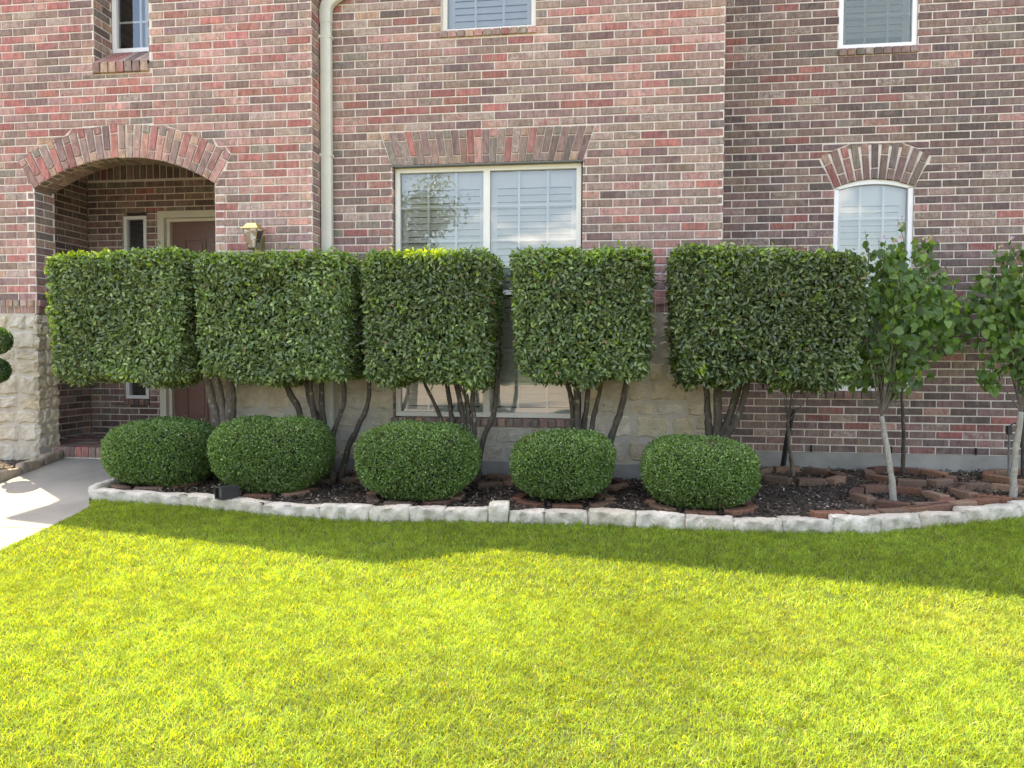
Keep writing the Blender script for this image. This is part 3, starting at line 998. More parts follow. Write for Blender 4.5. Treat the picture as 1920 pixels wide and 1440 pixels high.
def window(label, x0, x1, z0, z1, yf, sashes, vcols, hrows, frame_mat, arch=None, depth=0.06, fw=0.045, slats=True, slat_top=None, zvis=None, room=1.2):
    """frame + panes + muntins + louvred shutters; sashes = number of units side by side"""
    w = MB()
    xc = (x0 + x1) / 2
    # outer frame
    w.box(x0, x0 + fw, yf, yf + depth, z0, z1 if arch is None else arch[0])
    w.box(x1 - fw, x1, yf, yf + depth, z0, z1 if arch is None else arch[0])
    w.box(x0 + fw, x1 - fw, yf, yf + depth, z0, z0 + fw)
    if arch is None:
        w.box(x0 + fw, x1 - fw, yf, yf + depth, z1 - fw, z1)
    else:
        po = arc_pts(xc, (x1 - x0) / 2, arch[0], arch[1]); pi = arc_pts(xc, (x1 - x0) / 2 - fw, arch[0] - .01, arch[1] - fw)
        fr = Frame((0, yf, 0), (1, 0, 0), (0, -1, 0))
        for i in range(len(po) - 1):
            prism(w, fr, [pi[i], pi[i + 1], po[i + 1], po[i]], -depth, 0.0, back=True)
    win = w.build("window", frame_mat, house, local=(xc, yf, z0))
    win["label"] = label
    uw = (x1 - x0) / sashes
    for s in range(sashes):
        a = x0 + s * uw + (fw if s == 0 else 0.032)
        b = x0 + (s + 1) * uw - (fw if s == sashes - 1 else 0.032)
        if s > 0:
            mb = MB(); mb.box(x0 + s * uw - 0.0315, x0 + s * uw + 0.0315, yf - 0.004, yf + depth - 0.004, z0 + fw + .001, (z1 if arch is None else arch[0]) - fw - .001)
            mb.build("mullion", frame_mat, win)
        # meeting rail and muntins, set between the panes
        top = (z1 if arch is None else arch[0])
        mb = MB()
        zm = (z0 + z1) / 2
        mb.box(a + .001, b - .001, yf + 0.014, yf + 0.05, zm - 0.022, zm + 0.022)
        mb.build("meeting_rail", frame_mat, win)
        for i in range(1, vcols):
            x = a + (b - a) * i / vcols
            zt = top - fw if arch is None else arch[1] - fw - 0.004 - 0.06 * abs(x - xc) / ((x1 - x0) / 2)
            mb = MB(); mb.box(x - 0.010, x + 0.010, yf + 0.0425, yf + 0.0525, z0 + fw, zt)
            mb.build("muntin", 'white', win)
        for z in hrows:
            mb = MB(); mb.box(a + .0005, b - .0005, yf + 0.0435, yf + 0.0515, z - 0.010, z + 0.010)
            mb.build("muntin", 'white', win)
        # glass
        mb = MB()
        if arch is None:
            mb.add([(a, yf + .036, z0 + fw), (b, yf + .036, z0 + fw), (b, yf + .036, top - fw), (a, yf + .036, top - fw)], [(0, 1, 2, 3)])
        else:
            pi = arc_pts(xc, (x1 - x0) / 2 - fw, arch[0] - .01, arch[1] - fw)
            pts = [(a, z0 + fw), (b, z0 + fw)] + [p for p in pi[::-1]]
            mb.add([(u, yf + .036, z) for u, z in pts], [tuple(range(len(pts)))])
        mb.build("pane", 'glass', win)
        if slats:
            y = yf + 0.125
            st = slat_top or (top - fw - 0.10)
            sw = 0.055
            mb = MB()
            mb.box(a - .03, a + sw, y - .014, y + .014, z0, st + 0.0)
            mb.box(b - sw, b + .03, y - .014, y + .014, z0, st + 0.0)
            if arch is None:
                mb.box(a - .03, b + .03, y - .0145, y + .0145, st + .001, z1 + .03)
            else:
                pi = arc_pts(xc, (x1 - x0) / 2, arch[0] + .01, arch[1] + .02)
                pts = [(a - .03, st + .001), (b + .03, st + .001)] + [p for p in pi[::-1]]
                prism(mb, Frame((0, y - .0145, 0), (1, 0, 0), (0, -1, 0)), pts, -0.028, 0.0, back=True)
            mb.box(a + sw, b - sw, y - .013, y + .013, (z0 + st) / 2 - .04, (z0 + st) / 2 + .04)
            mb.box(a + sw, b - sw, y - .013, y + .013, z0, z0 + 0.09)
            sf = mb.build("shutter_frame", 'shutter', win)
            me0 = None
            z = st - 0.036
            while z > max(z0 + 0.12, (zvis or -9)):
                if abs(z - (z0 + st) / 2) > 0.065:
                    if me0 is None:
                        o = slat_mesh(b - a - 2 * sw).build("slat", 'shutter', win, loc=((a + b) / 2, y, z)); me0 = o
                    else:
                        o = me0.copy(); COL.objects.link(o)
                        o.parent = win; o.location = Vector(((a + b) / 2, y, z)) - Vector(house.location) - Vector(win.location)
                z -= 0.0655
    # dark room behind
    mb = MB()
    X0, X1, Y0, Y1, Z0, Z1 = x0 - .3, x1 + .3, yf + depth + 0.002, yf + room, z0 - .3, z1 + .3
    P = [(X0, Y0, Z0), (X1, Y0, Z0), (X1, Y0, Z1), (X0, Y0, Z1), (X0, Y1, Z0), (X1, Y1, Z0), (X1, Y1, Z1), (X0, Y1, Z1)]
    mb.add(P, [(4, 5, 6, 7), (0, 1, 5, 4), (2, 3, 7, 6), (0, 4, 7, 3), (1, 2, 6, 5)])
    mb.build("room", 'room', win)
    return win

window("tall narrow window in a deep brick recess above the porch arch", -6.165, -5.58, 4.25, 5.58, 0.012, 1, 2, [4.25 + .33, 4.25 + .66], 'white', slats=False, fw=0.05)
window("upper window with closed white shutters over the wide window", -2.685, -1.764, 4.286, 5.6, 0.065, 1, 3, [4.9], 'wtrim', slat_top=5.5)
window("upper window with a dark insect screen on the set back wall", 1.219, 1.964, 4.24, 5.6, 0.845, 1, 3, [4.24 + .34, 4.24 + .68], 'white', slat_top=5.5)
window("wide double window with white shutters between the box trees", -3.165, -1.32, 0.535, 2.997, 0.065, 2, 3, [2.997 - .045 - .335 * k for k in (1, 2, 3)] + [0.535 + .33, .535 + .66], 'wtrim', slat_top=2.80)
window("arched window with white shutters behind the sapling", 1.205, 1.965, 0.795, 2.936, 0.845, 1, 3, [2.55, 2.22, 1.55, 1.2], 'white', arch=(2.848, 2.934), slat_top=2.69)
mb = MB()
for k in range(7):
    xx = -5.845 + k * 0.035
    mb.tube([(xx, .12, 4.2), (xx + .003, .12, 4.9), (xx, .12, 5.6)], .021, 8)
mb.build("curtain", 'shutter', house, smooth=True)
# insect screen over the set back upper window
scr, nt, b_ = new_mat("insect_screen")
b_.inputs["Base Color"].default_value = (0.22, 0.26, 0.25, 1)
b_.inputs["Roughness"].default_value = 0.8
trn = N(nt, "ShaderNodeBsdfTransparent"); mx = N(nt, "ShaderNodeMixShader"); mx.inputs[0].default_value = 0.5
L(nt, trn.outputs[0], mx.inputs[1]); L(nt, b_.outputs[0], mx.inputs[2]); L(nt, mx.outputs[0], nt.nodes["Material Output"].inputs["Surface"])
M['screen'] = scr
mb = MB(); mb.add([(1.265, 0.849, 4.285), (1.90, 0.849, 4.285), (1.90, 0.849, 5.5), (1.265, 0.849, 5.5)], [(0, 1, 2, 3)])
mb.build("insect_screen", 'screen', house)
mb = MB(); mb.add([(-3.115, 0.073, 0.585), (-2.28, 0.073, 0.585), (-2.28, 0.073, 1.74), (-3.115, 0.073, 1.74)], [(0, 1, 2, 3)])
mb.add([(-2.205, 0.073, 0.585), (-1.37, 0.073, 0.585), (-1.37, 0.073, 1.74), (-2.205, 0.073, 1.74)], [(0, 1, 2, 3)])

# --- porch: side light, door, ceiling, floor
def ring(mb, x0, x1, z0, z1, w, y0, y1, bottom=True):
    mb.box(x0, x0 + w, y0, y1, z0, z1); mb.box(x1 - w, x1, y0, y1, z0, z1)
    mb.box(x0 + w, x1 - w, y0, y1, z1 - w, z1)
    if bottom: mb.box(x0 + w, x1 - w, y0, y1, z0, z0 + w)
mb = MB(); ring(mb, -6.935, -6.635, 0.60, 2.82, 0.04, 1.262, 1.33)
sd = mb.build("side_window", 'white', house, local=(-6.785, 1.262, 0.6))
mb = MB(); mb.add([(-6.895, 1.30, 0.64), (-6.675, 1.30, 0.64), (-6.675, 1.30, 2.78), (-6.895, 1.30, 2.78)], [(0, 1, 2, 3)])
mb.build("pane", 'glass', sd)
mb = MB()
for k in range(9):      # gathered curtain behind the side light
    x = -6.90 + k * 0.029
    mb.tube([(x, 1.37, 0.6), (x + .004, 1.37, 1.7), (x, 1.37, 2.85)], [.017, .018, .016], 7)
mb.build("curtain", 'room', sd, smooth=True)
mb = MB(); mb.box(-7.0, -6.55, 1.42, 1.45, 0.4, 2.95); mb.build("room", 'room', sd)
for i in range(5):
    mb = MB(); prism(mb, F_PB, [(-6.945 + i * .066, .525), (-6.887 + i * .066, .525), (-6.887 + i * .066, .592), (-6.945 + i * .066, .592)], -0.05, 0.018, brick_col('porch', True), bev=.004)
    mb.build("sill_brick", 'brick', WALLS['porch'], local=F_PB(-6.92 + i * .066, .56, 0))
mb = MB()
mb.box(-6.467, -6.385, 1.225, 1.40, 0.17, 2.865); mb.box(-5.285, -5.203, 1.225, 1.40, 0.17, 2.865); mb.box(-6.385, -5.285, 1.225, 1.40, 2.785, 2.865)
mb.box(-6.384, -6.345, 1.285, 1.40, 0.17, 2.784); mb.box(-5.325, -5.286, 1.285, 1.40, 0.17, 2.784); mb.box(-6.345, -5.325, 1.285, 1.40, 2.745, 2.784)
dr = mb.build("door_frame", 'trim', house, local=(-5.835, 1.225, 0.17))
mb = MB(); mb.box(-6.344, -5.326, 1.345, 1.39, 0.18, 2.744)
door = mb.build("door", 'door', house, local=(-5.835, 1.345, 0.18))
for (xa, xb) in ((-6.19, -5.91), (-5.76, -5.48)):
    for (za, zb) in ((0.34, 0.95), (1.10, 1.75), (1.88, 2.55)):
        mb = MB(); ring(mb, xa, xb, za, zb, 0.022, 1.333, 1.3445)
        mb.box(xa + .045, xb - .045, 1.336, 1.3445, za + .045, zb - .045)
        mb.build("door_panel", 'door', door)
mb = MB(); mb.tube([(-5.40, 1.29, 1.12), (-5.40, 1.345, 1.12)], [.03, .02], 10); mb.build("handle", 'brass', door)
mb = MB(); mb.box(-7.35, -4.5, 0.013, 1.24, 3.435, 3.47); mb.build("porch_ceiling", 'ceiling', house)
mb = MB(); mb.box(-4.78, -4.70, 0.012, 1.255, 0.0, 3.43); mb.build("porch_side_wall", 'mortar', house)
# porch floor: mortar slab, brick pavers, rowlock nosing
mb = MB(); mb.box(-7.4, -4.8, -0.088, 1.25, -0.1, 0.160)
pf = mb.build("porch_floor", 'mortar', house)
for i in range(24):
    a = -6.84 + i * 0.083
    mb = MB(); prism(mb, Frame((0, -0.09, 0), (1, 0, 0), (0, -1, 0)), [(a, .066), (a + .072, .066), (a + .072, .17), (a, .17)], -0.12, 0.012, brick_col('clay' if i % 3 == 0 else 'right', True), bev=.004)
    mb.build("step_brick", 'brick', pf, local=(a + .036, -0.09, .12))
for j in range(10):
    for i in range(11):
        x = -7.39 + i * 0.254 + (0.127 if j % 2 else 0); y = 0.045 + j * 0.118
        mb = MB(); mb.box(x, min(x + .243, -4.82), y, y + .107, 0.15, 0.1685 + random.uniform(-.001, .001), brick_col('right'))
        mb.build("paver", 'brick', pf, local=(x + .12, y + .05, .16))

# --- downspout
mb = MB()
def rrect_tube(mb, path, w, d, n=3):
    """rectangular pipe with softened corners along a path in the xz plane"""
    prof = []
    r = 0.014
    for sx, sy, a0 in ((1, 1, 0), (-1, 1, 90), (-1, -1, 180), (1, -1, 270)):
        for k in range(n):
            a = R(a0 + 90 * k / (n - 1))
            prof.append((sx * (w / 2 - r) + r * math.cos(a), sy * (d / 2 - r) + r * math.sin(a)))
    m = len(prof); vs_ = []
    for i, p in enumerate(path):
        a = Vector(path[max(i - 1, 0)]); b = Vector(path[min(i + 1, len(path) - 1)])
        t = (b - a).normalized(); u = Vector((t.z, 0, -t.x)); 
        for x, y in prof:
            vs_.append(tuple(Vector(p) + u * x + Vector((0, 1, 0)) * y))
    fs = [(i * m + k, i * m + (k + 1) % m, (i + 1) * m + (k + 1) % m, (i + 1) * m + k) for i in range(len(path) - 1) for k in range(m)]
    mb.add(vs_, fs)
rrect_tube(mb, [(-3.826, -0.062, 0.05), (-3.826, -0.062, 4.44)], 0.108, 0.08)
ds = mb.build("downspout", 'downspout', house, smooth=True)
mb = MB()
rrect_tube(mb, [(-3.826, -0.062, 4.40), (-3.826, -0.062, 4.52), (-3.815, -0.062, 4.57), (-3.775, -0.062, 4.62), (-3.60, -0.062, 4.74), (-3.45, -0.062, 4.85), (-3.42, -0.062, 4.95), (-3.42, -0.062, 5.5)], 0.116, 0.086)
mb.build("elbow", 'downspout', ds, smooth=True)
for z in (1.1, 3.1, 4.25):
    mb = MB(); mb.box(-3.886, -3.766, -0.104, -0.018, z, z + 0.03); mb.build("bracket", 'downspout', ds)

# --- upper walls and roofs (they throw the shade on the lawn)
tb, nt, b_ = new_mat("far_brick")
bt = N(nt, "ShaderNodeTexBrick")
bt.inputs["Color1"].default_value = (0.26, 0.12, 0.11, 1); bt.inputs["Color2"].default_value = (0.14, 0.09, 0.085, 1); bt.inputs["Mortar"].default_value = (0.5, 0.44, 0.38, 1)
bt.inputs["Scale"].default_value = 1.0; bt.inputs["Mortar Size"].default_value = 0.006; bt.inputs["Brick Width"].default_value = BL; bt.inputs["Row Height"].default_value = BH
cb = N(nt, "ShaderNodeCombineXYZ"); sp = N(nt, "ShaderNodeSeparateXYZ"); L(nt, pos(nt), sp.inputs[0]); L(nt, sp.outputs[0], cb.inputs[0]); L(nt, sp.outputs[2], cb.inputs[1])
L(nt, cb.outputs[0], bt.inputs["Vector"]); L(nt, bt.outputs["Color"], b_.inputs["Base Color"]); b_.inputs["Roughness"].default_value = 0.9
M['farbrick'] = tb
mb = MB()
prism(mb, Frame((0, -0.27, 0), (1, 0, 0), (0, -1, 0)), [(-7.35, 5.425), (-3.894, 5.425), (-5.85, 7.1), (-7.35, 5.62)], -0.2, 0.0, back=True)
prism(mb, Frame((0, 0.0, 0), (1, 0, 0), (0, -1, 0)), [(-3.9, 5.425), (0, 5.425), (0, 7.3), (-1.9, 8.75), (-3.9, 7.3)], -0.2, 0.0, back=True)
mb.box(0.21, 4.3, 0.82, 1.0, 5.425, 6.5)
mb.box(4.301, 4.45, 0.82, 9, -0.2, 6.5)            # right side
mb.box(-7.35, 4.3, 9, 9.15, -0.2, 6.5)             # back
mb.box(-7.5, -7.41, 0.02, 9, -0.2, 5.7)            # left side
mb.build("upper_wall", 'farbrick', house)
def roof(name, prof, y0, y1, th=0.16):
    """prof: eave - ridge - eave in (x,z); slabs with thickness running back along y"""
    mb = MB()
    for (xa, za), (xb, zb) in zip(prof[:-1], prof[1:]):
        v = [(x, y, z + dz) for dz in (-th, 0) for y in (y0, y1) for x, z in ((xa, za), (xb, zb))]
        mb.add(v, [(0, 2, 3, 1), (4, 5, 7, 6), (0, 1, 5, 4), (2, 6, 7, 3), (0, 4, 6, 2), (1, 3, 7, 5)])
    return mb.build(name, 'shingle', house)
roof("roof", [(-8.05, 5.06), (-5.85, 7.26), (-3.6, 5.01)], -0.36, 7.5)
roof("roof", [(-5.2, 6.64), (-1.9, 8.98), (1.4, 6.64)], -0.10, 9.2)
mb = MB()
v = [(-0.2, 0.55, 6.45), (4.8, 0.55, 6.45), (4.8, 9.2, 6.7), (-0.2, 9.2, 6.7), (-0.2, 4.5, 8.6), (4.8, 4.5, 8.6)]
mb.add(v, [(0, 1, 5, 4), (2, 3, 4, 5), (0, 4, 3), (1, 2, 5), (0, 3, 2, 1)])
mb.build("roof", 'shingle', house)
mb = MB(); mb.box(-7.4, 4.3, 1.6, 9.0, 5.6, 5.75); mb.box(-7.4, 4.3, 1.5, 9, 0.0, 0.1); mb.build("floor_slab", 'room', house)

# --- porch lantern (its own thing)
lan = tag(empty("wall_lantern", (-4.42, -0.30, 2.1)), "brass coach lantern on the red brick wall beside the porch arch", "lantern")
def frust(mb, x, y, z0, w0, z1, w1):
    v = [(x + sx * w * .5, y + sy * w * .5, z) for z, w in ((z0, w0), (z1, w1)) for sx, sy in ((-1, -1), (1, -1), (1, 1), (-1, 1))]
    mb.add(v, [(0, 1, 5, 4), (1, 2, 6, 5), (2, 3, 7, 6), (3, 0, 4, 7), (4, 5, 6, 7), (3, 2, 1, 0)])
LX, LY = -4.425, -0.42
LS = 0.84
def lan_scale(mb):
    mb.v = [(LX + (x - LX) * LS, LY + (y - LY) * LS, 2.40 + (z - 2.40) * LS) for x, y, z in mb.v]
    return mb
mb = MB(); frust(mb, LX, LY, 2.335, 0.215, 2.345, 0.215); frust(mb, LX, LY, 2.3455, 0.175, 2.40, 0.105); lan_scale(mb).build("lamp_cap", 'brass', lan)
mb = MB(); mb.tube([(LX, LY, 2.40), (LX, LY, 2.412), (LX, LY, 2.42), (LX, LY, 2.435), (LX, LY, 2.455)], [.022, .010, .014, .010, .003], 10); lan_scale(mb).build("finial", 'oldbrass', lan)
mb = MB(); frust(mb, LX, LY, 2.125, 0.085, 2.334, 0.165); lan_scale(mb).build("lamp_glass", 'glass', lan)
mb = MB()
for sx, sy in ((-1, -1), (1, -1), (1, 1), (-1, 1)):
    mb.tube([(LX + sx * .044, LY + sy * .044, 2.12), (LX + sx * .085, LY + sy * .085, 2.334)], .006, 6)
frust(mb, LX, LY, 2.105, 0.075, 2.124, 0.095)
mb.tube([(LX, LY, 2.105), (LX, LY, 2.07)], [.012, .004], 8)
lan_scale(mb).build("lamp_frame", 'oldbrass', lan)
mb = MB(); mb.tube([(LX, LY, 2.13), (LX, LY, 2.22)], [.014, .014], 8); lan_scale(mb).build("candle", 'white', lan)
mb = MB(); mb.box(LX - .045, LX + .045, -0.30, -0.281, 2.10, 2.30); mb.tube([(LX, LY + .04, 2.11), (LX, -0.34, 2.09), (LX, -0.30, 2.15)], .008, 6); mb.tube([(LX, LY + .06, 2.34), (LX, -0.30, 2.28)], .008, 6); mb.build("wall_plate", 'oldbrass', lan)

# ================================================================== KERB, EDGING, LOOSE BRICKS
def kerb_stone(p, q, w, z0, z1, name, mat, parent, seed, gap=0.0015, rough=0.0065, nsec=18):
    """split-faced block from p to q (front foot line), body behind it"""
    p = Vector((*p, 0)); q = Vector((*q, 0))
    t = (q - p).normalized(); nrm = Vector((t.y, -t.x, 0))    # towards the lawn
    p = p + t * gap; q = q - t * gap
    rr = random.Random(seed)
    prof = [(0.0, 0.0), (0.004, 0.22), (0.008, 0.45), (0.010, 0.68), (0.008, 0.86), (0.003, 0.965), (-0.008, 1.0), (-w * .35, 1.01), (-w * .7, 1.0), (-w + .008, 0.98), (-w, 0.85), (-w, 0.0)]
    hs = rr.uniform(-0.012, 0.012); tl = rr.uniform(-.018, .018); ph = [rr.uniform(0, 6.3) for _ in range(6)]
    n = len(prof); vs_ = []
    sk0, sk1 = rr.uniform(-.02, .02), rr.uniform(-.02, .02)
    for i in range(nsec):
        s = i / (nsec - 1)
        ln = (q - p).length * s
        for k, (d, h) in enumerate(prof):
            end = min(i, nsec - 1 - i)
            e = (0.0045, 0.0, 0, 0)[min(end, 3)]
            lump = rough * (1.1 * math.sin(ph[0] + 23 * ln + 1.1 * k) + 1.0 * math.sin(ph[1] + 47 * ln - 0.9 * k) + .8 * math.sin(ph[3] + 80 * ln + .6 * k))
            dd = d - (e if k < 6 else -e * .5) + ((lump + rr.uniform(-rough, rough)) if 0 < k < 7 else rr.uniform(-.003, .003))
            top = 1.0 if h > .8 else 0.0
            zz = z0 + (z1 + hs + tl * (s - .5) - z0) * h - e * .6 * top + top * (0.005 * math.sin(ph[2] + 15 * ln + k) + rr.uniform(-.003, .003))
            sk = (sk0 * (1 - s) + sk1 * s) * (h - .5) if end == 0 else 0
            c = p + (q - p) * s + nrm * dd + t * (sk * .6 + (rr.uniform(-.006, .006) if end else rr.uniform(-.002, .002)))
            vs_.append((c.x, c.y, zz))
    fs = [(i * n + k, (i + 1) * n + k, (i + 1) * n + (k + 1) % n, i * n + (k + 1) % n) for i in range(nsec - 1) for k in range(n)]
    fs += [tuple(range(n)), tuple((nsec - 1) * n + k for k in range(n))[::-1]]
    v = rr.uniform(0.72, 1.08); wm = rr.uniform(0, .8)
    mb = MB(); mb.add(vs_, fs, (v, v * (1 - .08 * wm), v * (1 - .25 * wm), 0))
    c = (p + q) / 2
    return mb.build(name, mat, parent, local=(c.x, c.y, z0), smooth=True)

kerb = tag(empty("stone_kerb", (-1.8, -1.7, -0.13)), "curved low kerb of rough white limestone blocks along the lawn", "kerb")
for i in range(len(KERB) - 1):
    a, b = KERB[i], KERB[i + 1]
    if i == 7: continue
    zt = -0.022 if i not in (1,) else -0.03
    zl = lawn_z((a[1] + b[1]) / 2)
    kerb_stone(a, b, 0.125, zl - 0.05, zl + 0.105, "stone", 'kerb', kerb, 100 + i)
kerb_stone((-5.555, -0.86), (-5.505, -1.345), 0.07, -0.16, 0.005, "stone", 'kerb', kerb, 300)
kerb_stone((-5.60, -0.30), (-5.556, -0.85), 0.07, -0.10, 0.03, "stone", 'kerb', kerb, 301)
# the block set on end in the gap of the kerb
up = kerb_stone((-1.918, -1.725), (-1.762, -1.713), 0.15, -0.19, 0.038, "upright_stone", 'kerb', None, 55, gap=0.004, rough=0.006, nsec=9)
tag(up, "white limestone block standing on end between two kerb stones", "stone")

# brown edging left of the walk
edg = tag(empty("stone_edging", (-6.7, -0.6, 0.0)), "low brown stone edging along the left side of the walk", "edging")
ep = [(-6.715, -0.12), (-6.70, -0.40), (-6.685, -0.72), (-6.67, -1.08), (-6.655, -1.45), (-6.64, -1.85), (-6.62, -2.3)]
for i in range(len(ep) - 1):
    y = (ep[i][1] + ep[i + 1][1]) / 2
    b, a = ep[i], ep[i + 1]
    kerb_stone(a, b, 0.07, walk_z(y) - 0.06, walk_z(y) + 0.085, "stone", 'brownstone', edg, 500 + i, rough=0.002)

# loose clay bricks: with core holes along the top
def clay_brick_mesh(name, holes, col, seed):
    rr = random.Random(seed)
    mb = MB()
    fr = Frame((0, 0, 0), (1, 0, 0), (0, -1, 0))
    l, d, h = 0.235, 0.09, 0.066
    v = [(sx * l / 2, sy * d / 2, z) for z in (0, h - .006) for sx, sy in ((-1, -1), (1, -1), (1, 1), (-1, 1))]
    v += [(sx * (l / 2 - .006), sy * (d / 2 - .006), h) for sx, sy in ((-1, -1), (1, -1), (1, 1), (-1, 1))]
    v = [(x + rr.uniform(-.002, .002), y + rr.uniform(-.002, .002), z + rr.uniform(-.0015, .0015)) for x, y, z in v]
    mb.add(v, [(0, 1, 5, 4), (1, 2, 6, 5), (2, 3, 7, 6), (3, 0, 4, 7), (4, 5, 9, 8), (5, 6, 10, 9), (6, 7, 11, 10), (7, 4, 8, 11), (8, 9, 10, 11)], col)
    if holes:
        for i in range(5):      # core holes as flat dark patches, their shade put into the colour
            x = -0.088 + i * 0.044
            mb.add([(x - .012, -.022, h + .0012), (x + .012, -.022, h + .0012), (x + .012, .022, h + .0012), (x - .012, .022, h + .0012)], [(0, 1, 2, 3)], (0.035, 0.015, 0.01, 0))
    return mb

def put_brick(parent, x, y, z, ang, holes=False, tip=0.0):
    c = random.choice([(0.18, 0.085, 0.052), (0.21, 0.115, 0.072), (0.15, 0.095, 0.066), (0.23, 0.14, 0.092), (0.13, 0.068, 0.048)]); s = random.uniform(0.7, 1.15)
    mb = clay_brick_mesh("brick", holes, tuple(q * s for q in c) + (0,), random.randrange(9999))
    o = mb.build("brick", 'clay', None)
    o.location = (x, y, z); o.rotation_euler = (tip, 0, ang)
    adopt(o, parent)
    return o

def brick_ring(label, cx, cy, rx, ry, n, a0=0.0, holes=(), sink=0.0):
    rg = tag(empty("brick_ring", (cx, cy, mulch_z(cy))), label, "brick ring", "brick rings round the trunks")
    for i in range(n):
        a = a0 + 2 * math.pi * i / n
        x, y = cx + rx * math.cos(a), cy + ry * math.sin(a)
        put_brick(rg, x, y, mulch_z(y) - 0.012 - sink + random.uniform(-.006, .006), a + math.pi / 2 + random.uniform(-.12, .12), i in holes)
    return rg

# ================================================================== FOLIAGE
def frame_from(nrm):
    """orthonormal tangent pair for an array of normals"""
    up = np.tile(np.array([0.0, 0.0, 1.0]), (len(nrm), 1))
    alt = np.tile(np.array([1.0, 0.0, 0.0]), (len(nrm), 1))
    use = np.where(np.abs(nrm[:, 2:3]) > 0.95, alt, up)
    t = np.cross(use, nrm); t /= np.linalg.norm(t, axis=1, keepdims=True) + 1e-9
    b = np.cross(nrm, t)
    return t, b

def unit(a):
    return a / (np.linalg.norm(a, axis=1, keepdims=True) + 1e-9)

def leaves(name, P, Nn, length, width, cols, mat, parent, fold=0.25, droop=0.0, six=True, tip_bias=None, smooth=False):
    """one folded leaf per point: base at P, blade facing Nn, pointing in a random in-plane direction"""
    n = len(P)
    t, b = frame_from(Nn)
    ang = rng.uniform(0, 2 * np.pi, n)
    d = t * np.cos(ang)[:, None] + b * np.sin(ang)[:, None]
    if tip_bias is not None:
        d = unit(d + tip_bias)
        Nn = unit(Nn - d * np.sum(Nn * d, axis=1, keepdims=True))
    s = np.cross(Nn, d)
    Ln = length * rng.uniform(0.65, 1.2, n)[:, None]
    Wd = width * rng.uniform(0.75, 1.2, n)[:, None]
    up = Nn * Wd * fold
    if six:
        base = P
        l1 = P + d * Ln * 0.30 + s * Wd * 0.46 + up
        l2 = P + d * Ln * 0.68 + s * Wd * 0.40 + up * .8 - Nn * Ln * droop * .4
        tip = P + d * Ln - Nn * Ln * droop
        r2 = P + d * Ln * 0.68 - s * Wd * 0.40 + up * .8 - Nn * Ln * droop * .4
        r1 = P + d * Ln * 0.30 - s * Wd * 0.46 + up
        V = np.stack([base, l1, l2, tip, r2, r1], 1).reshape(-1, 3)
        k = 6
        F = np.array([[0, 1, 2, 3], [0, 3, 4, 5]])
    else:
        base = P
        l1 = P + d * Ln * 0.5 + s * Wd * 0.5 + up
        tip = P + d * Ln
        r1 = P + d * Ln * 0.5 - s * Wd * 0.5 + up
        V = np.stack([base, r1, tip, l1], 1).reshape(-1, 3)
        k = 4
        F = np.array([[0, 1, 2, 3]])
    idx = (np.arange(n)[:, None, None] * k + F[None]).reshape(-1)
    return np_mesh(name, V, idx, np.full(n * len(F), 4), np.repeat(cols, k, axis=0), mat, parent, smooth)

def vnoise(P, freq, seed):
    """cheap smooth pseudo noise in 0..1"""
    r = np.random.default_rng(seed)
    out = np.zeros(len(P))
    for f, w in ((1, .55), (2.1, .3), (4.3, .15)):
        k = r.normal(size=(3, 3)) * freq * f
        ph = r.uniform(0, 6.28, 3)
        q = P @ k.T + ph
        out += w * (np.sin(q[:, 0]) * np.sin(q[:, 1] + 1.3) + np.sin(q[:, 2])) / 2
    return np.clip(0.5 + 0.5 * out, 0, 1)

def palette(n, cols, weights):
    c = np.array(cols)
    return c[rng.choice(len(c), n, p=np.array(weights) / sum(weights))] * rng.uniform(0.75, 1.25, (n, 1))

